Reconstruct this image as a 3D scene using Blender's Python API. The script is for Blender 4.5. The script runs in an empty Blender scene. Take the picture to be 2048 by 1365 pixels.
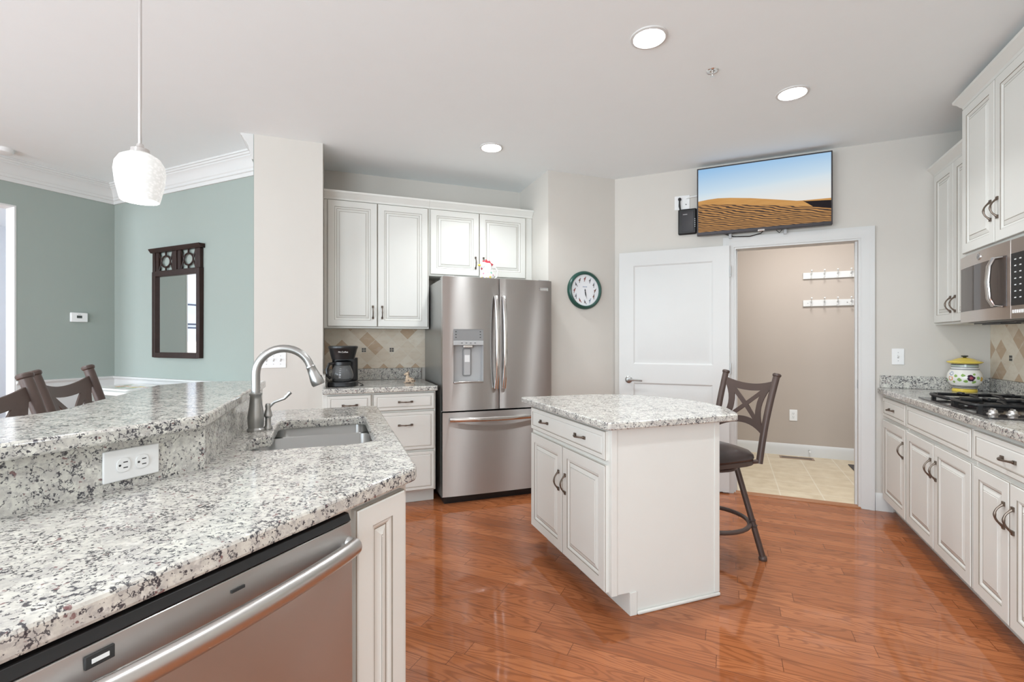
import bpy, bmesh, math, random
from mathutils import Vector, Matrix
random.seed(7)
PI = math.pi
R2 = math.sqrt(.5)
SC = bpy.context.scene
COL = SC.collection

# ------------------------------------------------------------------ camera, world, exposure
cam_d = bpy.data.cameras.new('camera')
cam = bpy.data.objects.new('camera', cam_d)
COL.objects.link(cam)
cam.location = (0, 0, 1.26)
cam.rotation_euler = (PI/2, 0, math.radians(24.5))
cam_d.sensor_width = 36
cam_d.lens = 951/2048*36
cam_d.clip_start = .05
SC.camera = cam

w = bpy.data.worlds.new('world')
SC.world = w
w.use_nodes = True
w.node_tree.nodes['Background'].inputs[0].default_value = (.80, .92, 1.08, 1)
w.node_tree.nodes['Background'].inputs[1].default_value = 1.0
SC.view_settings.view_transform = 'Standard'
SC.view_settings.look = 'None'
SC.view_settings.exposure = 0.32
SC.view_settings.gamma = 1
SC.view_settings.use_curve_mapping = False

def area_light(name, loc, rot, sx, sy, power, col=(1, 1, 1), spread=180):
    d = bpy.data.lights.new(name, 'AREA')
    d.shape = 'RECTANGLE'; d.size = sx; d.size_y = sy; d.energy = power; d.color = col
    d.spread = math.radians(spread)
    o = bpy.data.objects.new(name, d); COL.objects.link(o)
    o.location = loc; o.rotation_euler = rot
    return o
# unseen area lights added as daylight: rear windows, side wall, next room
WIN = [(-4.9, -2.6), (-1.7, .9)]
WZ = (.35, 2.35)
for a, b in WIN:
    area_light('window_daylight', ((a+b)/2, -3.22, (WZ[0]+WZ[1])/2), (PI/2, 0, 0), b-a-.1, WZ[1]-WZ[0]-.1, 43*(b-a), (.885, 1.01, 1.10))
area_light('side_window_daylight', (-5.30, -1.45, 1.45), (0, -PI/2, 0), 1.7, 1.7, 47, (.885, 1.01, 1.10))  # added from the left to brighten the right-hand cabinets; solid wall behind
area_light('next_room_daylight', (-7.0, -3.2, 1.5), (PI/2, 0, 0), 2.2, 1.7, 190, (.84, .94, 1.06))  # unseen source, added to brighten the next room; no window there
area_light('mudroom_ceiling_lamp', (.75, 5.0, 2.70), (0, 0, 0), .5, .5, 25, (.96, .96, .96))  # unseen area light for the mudroom, no fixture built
CAN_W = 7.0
CANS = [(-.353, 2.385), (.346, 3.273), (-1.649, 3.24)]
CANS_UNSEEN = [(-1.2, -.6), (.5, -.6), (.45, 1.2), (-3.6, .4), (-3.6, -1.6)]
for x, y in CANS_UNSEEN:      # unseen ceiling lights added behind and beside the camera, without fixtures
    d = bpy.data.lights.new('ceiling_lamp_light', 'AREA'); d.shape = 'DISK'; d.size = .15; d.energy = CAN_W; d.spread = math.radians(120); d.color = (.94, .985, 1.01)
    o = bpy.data.objects.new('ceiling_lamp_light', d); COL.objects.link(o); o.location = (x, y, 2.735)

# ------------------------------------------------------------------ helpers
def wsn(s, n):              # the 45 degree frame of the fridge wall / sink leg / island
    return ((s-n)*R2, (s+n)*R2)

def tag(o, label=None, cat=None, group=None, kind=None):
    if label: o['label'] = label
    if cat: o['category'] = cat
    if group: o['group'] = group
    if kind: o['kind'] = kind
    return o

def thing(name, label, cat, loc=(0, 0, 0), rot=0, group=None):
    o = bpy.data.objects.new(name, None); COL.objects.link(o)
    o.empty_display_size = .1
    o.location = loc; o.rotation_euler = (0, 0, math.radians(rot))
    return tag(o, label, cat, group)

def children(o):
    return [c for c in COL.objects if c.parent == o]

def copy_tree(o, parent=None):
    c = o.copy(); COL.objects.link(c); c.parent = parent
    for ch in children(o): copy_tree(ch, c)
    return c

class MB:
    def __init__(s): s.v = []; s.f = []; s.m = []
    def add(s, vs, fs, m=0):
        o = len(s.v); s.v += [tuple(p) for p in vs]
        for f in fs: s.f.append([i+o for i in f]); s.m.append(m)
        return s
    def box(s, x0, x1, y0, y1, z0, z1, m=0):
        vs = [(x0, y0, z0), (x1, y0, z0), (x1, y1, z0), (x0, y1, z0), (x0, y0, z1), (x1, y0, z1), (x1, y1, z1), (x0, y1, z1)]
        return s.add(vs, [(3, 2, 1, 0), (4, 5, 6, 7), (0, 1, 5, 4), (1, 2, 6, 5), (2, 3, 7, 6), (3, 0, 4, 7)], m)
    def prism(s, poly, z0, z1, m=0):           # polygon in xy, extruded in z
        n = len(poly)
        a = sum(poly[i][0]*poly[(i+1) % n][1]-poly[(i+1) % n][0]*poly[i][1] for i in range(n))
        if a < 0: poly = poly[::-1]
        vs = [(x, y, z0) for x, y in poly]+[(x, y, z1) for x, y in poly]
        fs = [list(range(n))[::-1], list(range(n, 2*n))]+[(i, (i+1) % n, n+(i+1) % n, n+i) for i in range(n)]
        return s.add(vs, fs, m)
    def prism_x(s, poly, x0, x1, m=0):         # polygon in (y,z), extruded in x
        n = len(poly)
        a = sum(poly[i][0]*poly[(i+1) % n][1]-poly[(i+1) % n][0]*poly[i][1] for i in range(n))
        if a < 0: poly = poly[::-1]
        vs = [(x0, y, z) for y, z in poly]+[(x1, y, z) for y, z in poly]
        fs = [list(range(n))[::-1], list(range(n, 2*n))]+[(i, (i+1) % n, n+(i+1) % n, n+i) for i in range(n)]
        return s.add(vs, fs, m)
    def prism_y(s, poly, y0, y1, m=0):         # polygon in (x,z), extruded in y
        n = len(poly)
        a = sum(poly[i][0]*poly[(i+1) % n][1]-poly[(i+1) % n][0]*poly[i][1] for i in range(n))
        if a > 0: poly = poly[::-1]
        vs = [(x, y0, z) for x, z in poly]+[(x, y1, z) for x, z in poly]
        fs = [list(range(n))[::-1], list(range(n, 2*n))]+[(i, (i+1) % n, n+(i+1) % n, n+i) for i in range(n)]
        return s.add(vs, fs, m)
    def lathe(s, prof, c=(0, 0, 0), seg=32, m=0, axis='z', bands=None, cap=True):
        vs = []
        for r, z in prof:
            for k in range(seg):
                a = 2*PI*k/seg
                p = (r*math.cos(a), r*math.sin(a), z)
                if axis == 'y': p = (p[0], -p[2], p[1])
                if axis == 'x': p = (p[2], p[0], p[1])
                vs.append((p[0]+c[0], p[1]+c[1], p[2]+c[2]))
        o = len(s.v); s.v += vs
        for i in range(len(prof)-1):
            for k in range(seg):
                k2 = (k+1) % seg
                s.f.append([o+i*seg+k, o+i*seg+k2, o+(i+1)*seg+k2, o+(i+1)*seg+k]); s.m.append(bands[i] if bands else m)
        if cap and prof[0][0] > 1e-5: s.f.append([o+k for k in range(seg)][::-1]); s.m.append(bands[0] if bands else m)
        if cap and prof[-1][0] > 1e-5: s.f.append([o+(len(prof)-1)*seg+k for k in range(seg)]); s.m.append(bands[-1] if bands else m)
        return s
    def tube(s, pts, r, seg=10, m=0, closed=False, flat=None):
        pts = [Vector(p) for p in pts]; n = len(pts)
        rr = r if isinstance(r, (list, tuple)) else [r]*n
        o = len(s.v); up = None
        for i, p in enumerate(pts):
            if closed: t = pts[(i+1) % n]-pts[i-1]
            else: t = pts[min(i+1, n-1)]-pts[max(i-1, 0)]
            t.normalize()
            if up is None:
                up = Vector((0, 0, 1)) if abs(t.z) < .9 else Vector((1, 0, 0))
            b = t.cross(up).normalized(); up = b.cross(t).normalized()
            fl = flat or (1, 1)
            for k in range(seg):
                a = 2*PI*k/seg
                s.v.append(tuple(p+b*(math.cos(a)*rr[i]*fl[0])+up*(math.sin(a)*rr[i]*fl[1])))
        last = n if closed else n-1
        for i in range(last):
            j = (i+1) % n
            for k in range(seg):
                k2 = (k+1) % seg
                s.f.append([o+i*seg+k, o+i*seg+k2, o+j*seg+k2, o+j*seg+k]); s.m.append(m)
        if not closed:
            s.f.append([o+k for k in range(seg)][::-1]); s.m.append(m)
            s.f.append([o+(n-1)*seg+k for k in range(seg)]); s.m.append(m)
        return s
    def rings(s, x0, x1, z0, z1, prof, cap=0):
        """front panel facing -y: prof = [(inset, y, material of the band that ends here)], capped at the last ring"""
        o = len(s.v)
        for ins, y, m in prof:
            s.v += [(x0+ins, y, z0+ins), (x1-ins, y, z0+ins), (x1-ins, y, z1-ins), (x0+ins, y, z1-ins)]
        for i in range(1, len(prof)):
            for k in range(4):
                k2 = (k+1) % 4
                s.f.append([o+(i-1)*4+k, o+(i-1)*4+k2, o+i*4+k2, o+i*4+k]); s.m.append(prof[i][2])
        L = o+(len(prof)-1)*4
        s.f.append([L, L+1, L+2, L+3]); s.m.append(cap)
        return s
    def ell(s, c, r, seg=16, rg=10, m=0):
        prof = [(math.sin(PI*i/rg), -math.cos(PI*i/rg)) for i in range(rg+1)]
        o = len(s.v)
        s.lathe([(max(p[0], 0), p[1]) for p in prof], seg=seg, m=m)
        for i in range(o, len(s.v)):
            v = s.v[i]; s.v[i] = (v[0]*r[0]+c[0], v[1]*r[1]+c[1], v[2]*r[2]+c[2])
        return s
    def sweep(s, path, prof, m=0):
        """profile [(offset to the right of the path, z)] swept along an xy polyline with mitred corners"""
        n = len(path); o = len(s.v); k = len(prof)
        for i, p in enumerate(path):
            d0 = Vector((path[i][0]-path[i-1][0], path[i][1]-path[i-1][1])).normalized() if i else None
            d1 = Vector((path[i+1][0]-path[i][0], path[i+1][1]-path[i][1])).normalized() if i < n-1 else None
            n0 = Vector((d0.y, -d0.x)) if d0 else None
            n1 = Vector((d1.y, -d1.x)) if d1 else None
            if n0 and n1:
                b = (n0+n1).normalized(); b = b/max(.2, b.dot(n0))
            else: b = n0 or n1
            for off, z in prof: s.v.append((p[0]+b.x*off, p[1]+b.y*off, z))
        for i in range(n-1):
            for j in range(k):
                j2 = (j+1) % k
                s.f.append([o+i*k+j, o+(i+1)*k+j, o+(i+1)*k+j2, o+i*k+j2]); s.m.append(m)
        s.f.append([o+j for j in range(k)]); s.m.append(m)
        s.f.append([o+(n-1)*k+j for j in range(k)][::-1]); s.m.append(m)
        return s
    def build(s, name, mats, parent=None, bev=0, seg=2, smooth=35, loc=None, rot=None):
        me = bpy.data.meshes.new(name)
        me.from_pydata(s.v, [], s.f)
        if not isinstance(mats, (list, tuple)): mats = [mats]
        for x in mats: me.materials.append(x)
        for p, mi in zip(me.polygons, s.m): p.material_index = mi
        bm = bmesh.new(); bm.from_mesh(me)
        bmesh.ops.remove_doubles(bm, verts=bm.verts, dist=1e-6)
        bmesh.ops.recalc_face_normals(bm, faces=bm.faces)
        bm.to_mesh(me); bm.free()
        if smooth:
            for p in me.polygons: p.use_smooth = True
            me.set_sharp_from_angle(angle=math.radians(smooth))
        o = bpy.data.objects.new(name, me); COL.objects.link(o)
        if parent: o.parent = parent
        if loc: o.location = loc
        if rot: o.rotation_euler = rot
        if bev:
            b = o.modifiers.new('bevel', 'BEVEL'); b.width = bev; b.segments = seg; b.limit_method = 'ANGLE'; b.angle_limit = math.radians(40)
            b.harden_normals = False
        return o

def rounded(poly, rad, seg=6):
    """round polygon corners; rad = number or list"""
    n = len(poly); out = []
    for i in range(n):
        r = rad[i] if isinstance(rad, (list, tuple)) else rad
        p = Vector(poly[i]); a = Vector(poly[i-1]); b = Vector(poly[(i+1) % n])
        if r <= 0: out.append(tuple(p)); continue
        u = (a-p).normalized(); v = (b-p).normalized()
        ang = u.angle(v); t = r/math.tan(ang/2); t = min(t, .49*(a-p).length, .49*(b-p).length); r = t*math.tan(ang/2)
        c = p+(u+v).normalized()*(r/math.sin(ang/2))
        s0 = p+u*t-c; s1 = p+v*t-c
        a0 = math.atan2(s0.y, s0.x); a1 = math.atan2(s1.y, s1.x); da = (a1-a0+PI) % (2*PI)-PI
        for k in range(seg+1):
            q = a0+da*k/seg; out.append((c.x+r*math.cos(q), c.y+r*math.sin(q)))
    return out

def slab_with_hole(name, outer, hole, z0, z1, m, parent=None, bev=.006):
    """two n-gon halves that share the cut lines beside the hole; outer and hole are given in (s, n), cut at the hole's middle n"""
    nc = 2.0
    def cross(loop):
        out = []
        for i in range(len(loop)):
            a, b = loop[i], loop[(i+1) % len(loop)]
            out.append(a)
            if (a[1]-nc)*(b[1]-nc) < 0:
                q = (nc-a[1])/(b[1]-a[1]); out.append((a[0]+(b[0]-a[0])*q, nc))
        return out
    def rot(loop, near):          # the run of points on one side, from cut point to cut point
        k = len(loop)
        side = [(p_[1] <= nc+1e-9) if near else (p_[1] >= nc-1e-9) for p_ in loop]
        st = next(i for i in range(k) if side[i] and not side[i-1])
        r_ = []
        while side[st % k] and len(r_) < k: r_.append(loop[st % k]); st += 1
        return r_
    o_, h_ = cross(outer), cross(hole)
    bm = bmesh.new(); vd = {}
    def V(p_):
        key = (round(p_[0], 6), round(p_[1], 6))
        if key not in vd:
            x, y = wsn(*p_); vd[key] = bm.verts.new((x, y, z1))
        return vd[key]
    for near in (True, False):
        a = rot(o_, near); b = rot(h_, near)
        if (a[-1][0] > a[0][0]) == (b[-1][0] > b[0][0]): b = b[::-1]
        bm.faces.new([V(p_) for p_ in a+b])
    r = bmesh.ops.extrude_face_region(bm, geom=bm.faces[:])
    for v in r['geom']:
        if isinstance(v, bmesh.types.BMVert): v.co.z = z0
    bmesh.ops.recalc_face_normals(bm, faces=bm.faces)
    me = bpy.data.meshes.new(name); bm.to_mesh(me); bm.free(); me.materials.append(m)
    o = bpy.data.objects.new(name, me); COL.objects.link(o); o.parent = parent
    b = o.modifiers.new('bevel', 'BEVEL'); b.width = bev; b.segments = 2; b.limit_method = 'ANGLE'; b.angle_limit = math.radians(50)
    return o

def lettering(name, text, size, m, parent, loc, rot, depth=.0006):
    cu = bpy.data.curves.new(name, 'FONT'); cu.body = text; cu.size = size; cu.align_x = 'CENTER'; cu.align_y = 'CENTER'; cu.extrude = depth
    t = bpy.data.objects.new(name, cu); COL.objects.link(t)
    dg = bpy.context.evaluated_depsgraph_get()
    me = bpy.data.meshes.new_from_object(t.evaluated_get(dg)); COL.objects.unlink(t); bpy.data.objects.remove(t)
    me.materials.clear(); me.materials.append(m)
    o = bpy.data.objects.new(name, me); COL.objects.link(o); o.parent = parent; o.location = loc; o.rotation_euler = rot
    return o

# ------------------------------------------------------------------ materials
def nd(t, typ, ins=None, **props):
    n = t.nodes.new(typ)
    for k, v in props.items(): setattr(n, k, v)
    for k, v in (ins or {}).items():
        if isinstance(v, bpy.types.NodeSocket): t.links.new(v, n.inputs[k])
        else: n.inputs[k].default_value = v
    return n
def c4(c): return (c[0], c[1], c[2], 1)
def base(name, col=(.8, .8, .8), rough=.5, metal=0, **kw):
    m = bpy.data.materials.new(name); m.use_nodes = True
    b = m.node_tree.nodes['Principled BSDF']
    b.inputs['Base Color'].default_value = c4(col); b.inputs['Roughness'].default_value = rough; b.inputs['Metallic'].default_value = metal
    for k, v in kw.items():
        b.inputs[k].default_value = v
    return m, m.node_tree, b
def plain(name, col, rough=.5, metal=0, var=.03, scale=8, bump=0, bscale=200, **kw):
    """paint / plastic / metal with faint procedural variation"""
    m, t, b = base(name, col, rough, metal, **kw)
    co = nd(t, 'ShaderNodeTexCoord')
    nz = nd(t, 'ShaderNodeTexNoise', {'Vector': co.outputs['Object'], 'Scale': scale, 'Detail': 3})
    mx = nd(t, 'ShaderNodeMix', {0: nz.outputs['Fac'], 6: c4([c*(1-var) for c in col]), 7: c4([min(1, c*(1+var)) for c in col])}, data_type='RGBA')
    t.links.new(mx.outputs[2], b.inputs['Base Color'])
    if bump:
        n2 = nd(t, 'ShaderNodeTexNoise', {'Vector': co.outputs['Object'], 'Scale': bscale, 'Detail': 2})
        bp = nd(t, 'ShaderNodeBump', {'Height': n2.outputs['Fac'], 'Strength': bump, 'Distance': .002})
        t.links.new(bp.outputs['Normal'], b.inputs['Normal'])
    return m
def emit(name, col, strength):
    m, t, b = base(name, col, .4)
    b.inputs['Emission Color'].default_value = c4(col); b.inputs['Emission Strength'].default_value = strength
    return m
def step(t, x, lo, hi):
    return nd(t, 'ShaderNodeMapRange', {'Value': x, 'From Min': lo, 'From Max': hi}, clamp=True).outputs[0]
def mixc(t, f, a, b):
    n = nd(t, 'ShaderNodeMix', {0: f, 6: a if isinstance(a, bpy.types.NodeSocket) else c4(a), 7: b if isinstance(b, bpy.types.NodeSocket) else c4(b)}, data_type='RGBA')
    return n.outputs[2]
def mth(t, op, a, b=0.0, c=None):
    ins = {0: a, 1: b}
    if c is not None: ins[2] = c
    return nd(t, 'ShaderNodeMath', ins, operation=op).outputs[0]

def granite():
    m, t, b = base('granite', (.8, .8, .75), .13)
    v = nd(t, 'ShaderNodeTexCoord').outputs['Object']
    nz = lambda sc, det=4, off=0, ro=.6: nd(t, 'ShaderNodeTexNoise', {'Vector': nd(t, 'ShaderNodeVectorMath', {0: v, 1: (off, off*.7, off*.3)}, operation='ADD').outputs[0], 'Scale': sc, 'Detail': det, 'Roughness': ro}).outputs['Fac']
    big = nz(9, 3); mid = nz(30, 4, 3)
    c = mixc(t, step(t, mid, .38, .62), (.70, .685, .62), (.52, .50, .465))
    c = mixc(t, mth(t, 'MULTIPLY', step(t, nz(80, 5, 9), .50, .60), .70), c, (.42, .40, .385))
    c = mixc(t, mth(t, 'MULTIPLY', step(t, nz(50, 3, 21), .58, .66), .6), c, (.80, .785, .73))
    bias = mth(t, 'ADD', mth(t, 'MULTIPLY', mth(t, 'SUBTRACT', nz(24, 3, 13), .5), .5), mth(t, 'MULTIPLY', mth(t, 'SUBTRACT', big, .5), .2))
    # thin squiggles: contours of a noise field, masked into clusters
    ctr = mth(t, 'ABSOLUTE', mth(t, 'SUBTRACT', nz(58, 3, 41, .5), .5))
    sq = mth(t, 'MULTIPLY', mth(t, 'SUBTRACT', 1.0, step(t, ctr, .010, .026)), step(t, mth(t, 'ADD', nz(38, 3, 55), bias), .475, .54))
    c = mixc(t, mth(t, 'MULTIPLY', sq, .92), c, (.055, .055, .065))
    th = mth(t, 'ADD', nz(125, 4, 5, .6), mth(t, 'MULTIPLY', bias, .6))
    c = mixc(t, mth(t, 'MULTIPLY', step(t, th, .568, .61), .95), c, (.05, .048, .058))
    c = mixc(t, mth(t, 'MULTIPLY', step(t, nz(62, 2, 33), .665, .70), .85), c, (.19, .085, .085))
    t.links.new(c, b.inputs['Base Color'])
    return m

def wood_floor():
    m, t, b = base('oak_floor', (.4, .15, .06), .065)
    b.inputs['Specular IOR Level'].default_value = .42
    v = nd(t, 'ShaderNodeTexCoord').outputs['Object']
    sp = nd(t, 'ShaderNodeSeparateXYZ', {0: v})
    W = .083; L = .95
    yr = mth(t, 'DIVIDE', sp.outputs[1], W); row = mth(t, 'FLOOR', yr); fy = mth(t, 'FRACT', yr)
    rnd = nd(t, 'ShaderNodeTexWhiteNoise', {'W': row}, noise_dimensions='1D').outputs['Value']
    xr = mth(t, 'ADD', mth(t, 'DIVIDE', sp.outputs[0], L), mth(t, 'MULTIPLY', rnd, 7.3)); colx = mth(t, 'FLOOR', xr); fx = mth(t, 'FRACT', xr)
    idv = nd(t, 'ShaderNodeCombineXYZ', {0: row, 1: colx}).outputs[0]
    wn = nd(t, 'ShaderNodeTexWhiteNoise', {'Vector': idv}, noise_dimensions='2D')
    r1 = wn.outputs['Value']
    r2 = nd(t, 'ShaderNodeSeparateColor', {0: wn.outputs['Color']}).outputs[1]
    # grain: contours of a stretched noise field, shifted per board
    gv = nd(t, 'ShaderNodeCombineXYZ', {0: mth(t, 'MULTIPLY', sp.outputs[0], 1.6), 1: mth(t, 'MULTIPLY', sp.outputs[1], 11), 2: mth(t, 'MULTIPLY', r1, 37)}).outputs[0]
    field = nd(t, 'ShaderNodeTexNoise', {'Vector': gv, 'Scale': 1.0, 'Detail': 1.5, 'Roughness': .4}).outputs['Fac']
    rings = mth(t, 'SINE', mth(t, 'MULTIPLY', field, 95))
    fine = nd(t, 'ShaderNodeTexNoise', {'Vector': nd(t, 'ShaderNodeCombineXYZ', {0: mth(t, 'MULTIPLY', sp.outputs[0], 10), 1: mth(t, 'MULTIPLY', sp.outputs[1], 260), 2: mth(t, 'MULTIPLY', r1, 11)}).outputs[0], 'Scale': 1, 'Detail': 3}).outputs['Fac']
    c = mixc(t, r1, (.31, .097, .034), (.43, .152, .060))
    c = mixc(t, mth(t, 'MULTIPLY', step(t, r2, .75, 1.0), .55), c, (.25, .085, .035))
    c = mixc(t, mth(t, 'MULTIPLY', step(t, rings, .1, .9), .55), c, (.19, .058, .022))
    c = mixc(t, mth(t, 'MULTIPLY', step(t, fine, .48, .72), .55), c, (.24, .085, .036))
    ey = mth(t, 'MINIMUM', fy, mth(t, 'SUBTRACT', 1.0, fy)); ex = mth(t, 'MINIMUM', fx, mth(t, 'SUBTRACT', 1.0, fx))
    gap = mth(t, 'MAXIMUM', mth(t, 'SUBTRACT', 1.0, step(t, ey, .006, .02)), mth(t, 'SUBTRACT', 1.0, step(t, ex, .0006, .0018)))
    c = mixc(t, mth(t, 'MULTIPLY', gap, .9), c, (.10, .03, .012))
    t.links.new(c, b.inputs['Base Color'])
    h = mth(t, 'ADD', mth(t, 'MULTIPLY', gap, -1.0), mth(t, 'MULTIPLY', fine, -.03))
    bp = nd(t, 'ShaderNodeBump', {'Height': h, 'Strength': .18, 'Distance': .0012})
    t.links.new(bp.outputs['Normal'], b.inputs['Normal'])
    return m

def steel(name, axis='z', col=(.55, .54, .53), rough=.40, an=1.0, scl=(1, 1, 260)):
    m, t, b = base(name, col, rough, 1.0)
    v = nd(t, 'ShaderNodeTexCoord').outputs['Object']
    mp = nd(t, 'ShaderNodeMapping', {'Vector': v, 'Scale': scl})
    nz = nd(t, 'ShaderNodeTexNoise', {'Vector': mp.outputs[0], 'Scale': 3, 'Detail': 4})
    t.links.new(step(t, nz.outputs['Fac'], 0, 1), b.inputs['Roughness'])
    mr = nd(t, 'ShaderNodeMapRange', {'Value': nz.outputs['Fac'], 'From Min': .3, 'From Max': .7, 'To Min': rough*.96, 'To Max': rough*1.05})
    t.links.new(mr.outputs[0], b.inputs['Roughness'])
    b.inputs['Anisotropic'].default_value = an
    if axis:      # horizontal brushing: highlights stretch vertically
        tg = nd(t, 'ShaderNodeCombineXYZ', {0: 0.0, 1: 0.0, 2: 1.0})
        t.links.new(tg.outputs[0], b.inputs['Tangent'])
    return m

def travertine():
    """diamond-set stone tiles"""
    m, t, b = base('travertine_tile', (.7, .6, .5), .45)
    v = nd(t, 'ShaderNodeTexCoord').outputs['Object']
    sp = nd(t, 'ShaderNodeSeparateXYZ', {0: v})
    T = .10
    u = mth(t, 'DIVIDE', mth(t, 'ADD', sp.outputs[0], sp.outputs[2]), T*1.414)
    q = mth(t, 'DIVIDE', mth(t, 'SUBTRACT', sp.outputs[0], sp.outputs[2]), T*1.414)
    iu = mth(t, 'FLOOR', u); iq = mth(t, 'FLOOR', q); fu = mth(t, 'FRACT', u); fq = mth(t, 'FRACT', q)
    wn = nd(t, 'ShaderNodeTexWhiteNoise', {'Vector': nd(t, 'ShaderNodeCombineXYZ', {0: iu, 1: iq}).outputs[0]}, noise_dimensions='2D').outputs['Value']
    nz = nd(t, 'ShaderNodeTexNoise', {'Vector': nd(t, 'ShaderNodeMapping', {'Vector': v, 'Scale': (14, 14, 30)}).outputs[0], 'Scale': 1, 'Detail': 6}).outputs['Fac']
    c = mixc(t, step(t, wn, 0, .7), (.84, .76, .64), (.77, .67, .54))
    c = mixc(t, step(t, wn, .80, .83), c, (.58, .42, .28))
    c = mixc(t, mth(t, 'MULTIPLY', step(t, nz, .48, .75), .4), c, (.58, .45, .32))
    c = mixc(t, mth(t, 'MULTIPLY', step(t, nz, .50, .25), .35), c, (.80, .75, .66))
    e = mth(t, 'MINIMUM', mth(t, 'MINIMUM', fu, mth(t, 'SUBTRACT', 1.0, fu)), mth(t, 'MINIMUM', fq, mth(t, 'SUBTRACT', 1.0, fq)))
    c = mixc(t, mth(t, 'SUBTRACT', 1.0, step(t, e, .008, .02)), c, (.80, .74, .64))
    t.links.new(c, b.inputs['Base Color'])
    return m

def vinyl():
    m, t, b = base('mudroom_tile', (.7, .6, .45), .4)
    v = nd(t, 'ShaderNodeTexCoord').outputs['Object']
    sp = nd(t, 'ShaderNodeSeparateXYZ', {0: v})
    fx = mth(t, 'FRACT', mth(t, 'DIVIDE', mth(t, 'SUBTRACT', sp.outputs[0], .08), .305)); fy = mth(t, 'FRACT', mth(t, 'DIVIDE', sp.outputs[1], .305))
    nz = nd(t, 'ShaderNodeTexNoise', {'Vector': v, 'Scale': 9, 'Detail': 6}).outputs['Fac']
    c = mixc(t, step(t, nz, .3, .7), (.72, .62, .46), (.60, .49, .34))
    e = mth(t, 'MINIMUM', mth(t, 'MINIMUM', fx, mth(t, 'SUBTRACT', 1.0, fx)), mth(t, 'MINIMUM', fy, mth(t, 'SUBTRACT', 1.0, fy)))
    c = mixc(t, mth(t, 'MULTIPLY', mth(t, 'SUBTRACT', 1.0, step(t, e, .008, .02)), .7), c, (.80, .74, .62))
    t.links.new(c, b.inputs['Base Color'])
    return m

def painted(name, ground, spots, rough=.3, zb=()):
    """glazed ceramic / print: ground colour, z bands (z0,z1,col), round painted motifs (centre, radius, col)"""
    m, t, b = base(name, ground, rough)
    v = nd(t, 'ShaderNodeTexCoord').outputs['Object']
    wob = nd(t, 'ShaderNodeTexNoise', {'Vector': v, 'Scale': 60, 'Detail': 2})
    off = nd(t, 'ShaderNodeVectorMath', {0: wob.outputs['Color'], 1: (-.5, -.5, -.5)}, operation='ADD').outputs[0]
    z = nd(t, 'ShaderNodeSeparateXYZ', {0: v}).outputs[2]
    c = mixc(t, 0.0, ground, ground)
    for z0, z1, col in zb:
        f = mth(t, 'MULTIPLY', mth(t, 'GREATER_THAN', z, z0), mth(t, 'LESS_THAN', z, z1)); c = mixc(t, f, c, col)
    for ct, r, col in spots:
        vv = nd(t, 'ShaderNodeVectorMath', {0: v, 1: nd(t, 'ShaderNodeVectorMath', {0: off, 'Scale': r*1.1}, operation='SCALE').outputs[0]}, operation='ADD').outputs[0]
        d = nd(t, 'ShaderNodeVectorMath', {0: vv, 1: tuple(ct)}, operation='DISTANCE').outputs['Value']
        c = mixc(t, mth(t, 'SUBTRACT', 1.0, step(t, d, r*.85, r)), c, col)
    t.links.new(c, b.inputs['Base Color'])
    return m

M = {}
M['granite'] = granite()
M['floor'] = wood_floor()
M['vinyl'] = vinyl()
M['tile'] = travertine()
M['wall'] = plain('taupe_wall_paint', (.64, .605, .555), .85, bump=.05, bscale=300, var=.012)
M['wall_mud'] = plain('mudroom_wall_paint', (.48, .415, .36), .85, bump=.05, bscale=300, var=.012)  # same taupe paint, with the mudroom's dimmer warm light put into the colour
M['green'] = plain('sage_green_wall_paint', (.335, .380, .348), .85, bump=.05, bscale=300, var=.012)
M['ceil'] = plain('ceiling_paint', (.885, .925, .93), .9, bump=.05, bscale=200, var=.01)
M['trim'] = plain('white_trim_paint', (.675, .672, .655), .6, var=.01)
M['nextwall'] = plain('pale_blue_grey_wall', (.80, .82, .85), .85, var=.01)
M['cab'] = plain('antique_white_cabinet_paint', (.75, .746, .705), .62, var=.015)
M['glaze'] = plain('brown_cabinet_glaze', (.27, .235, .19), .45, var=.2, scale=30)
M['cabdark'] = plain('cabinet_underside', (.55, .50, .43), .5)
M['steel'] = steel('brushed_steel')
M['steel_mw'] = steel('brushed_steel_microwave', rough=.34, an=.9, col=(.70, .655, .63))
M['steel_dw'] = steel('brushed_steel_dishwasher', rough=.30, an=.9)
M['steel_side'] = plain('grey_appliance_side', (.30, .30, .285), .32, .6, var=.05)
M['chrome'] = plain('polished_steel', (.72, .71, .70), .14, 1.0, var=.02)
M['satin'] = plain('satin_steel', (.60, .585, .57), .30, 1.0, var=.02)
M['nickel'] = plain('brushed_nickel', (.44, .44, .43), .32, 1.0, var=.04, scale=40)
M['bronze'] = plain('antique_bronze', (.16, .125, .10), .34, .85, var=.25, scale=60)
M['stoolmetal'] = plain('brown_powder_coat', (.082, .054, .045), .42, .15, var=.08, bump=.1, bscale=400)
M['leather'] = plain('dark_brown_leather', (.040, .028, .026), .30, 0, var=.25, scale=14, bump=.15, bscale=120)
M['black'] = plain('black_plastic', (.012, .012, .013), .32, 0, var=.1)
M['blackmatte'] = plain('cast_iron', (.020, .020, .021), .42, .2, var=.2, bump=.1)
M['darkglass'] = plain('dark_oven_glass', (.060, .048, .045), .05, .0, var=.05, **{'Specular IOR Level': .45})
M['grey'] = plain('grey_plastic', (.26, .26, .26), .4)
M['greyl'] = plain('light_grey_plastic', (.46, .46, .46), .4)
M['white'] = plain('white_plastic', (.86, .86, .85), .35, var=.01)
M['slot'] = plain('dark_slot', (.03, .03, .03), .6)
M['rubber'] = plain('dark_gap', (.02, .02, .02), .7)
M['mirror'] = plain('mirror_glass', (.92, .93, .93), .015, 1.0, var=.0)
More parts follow.
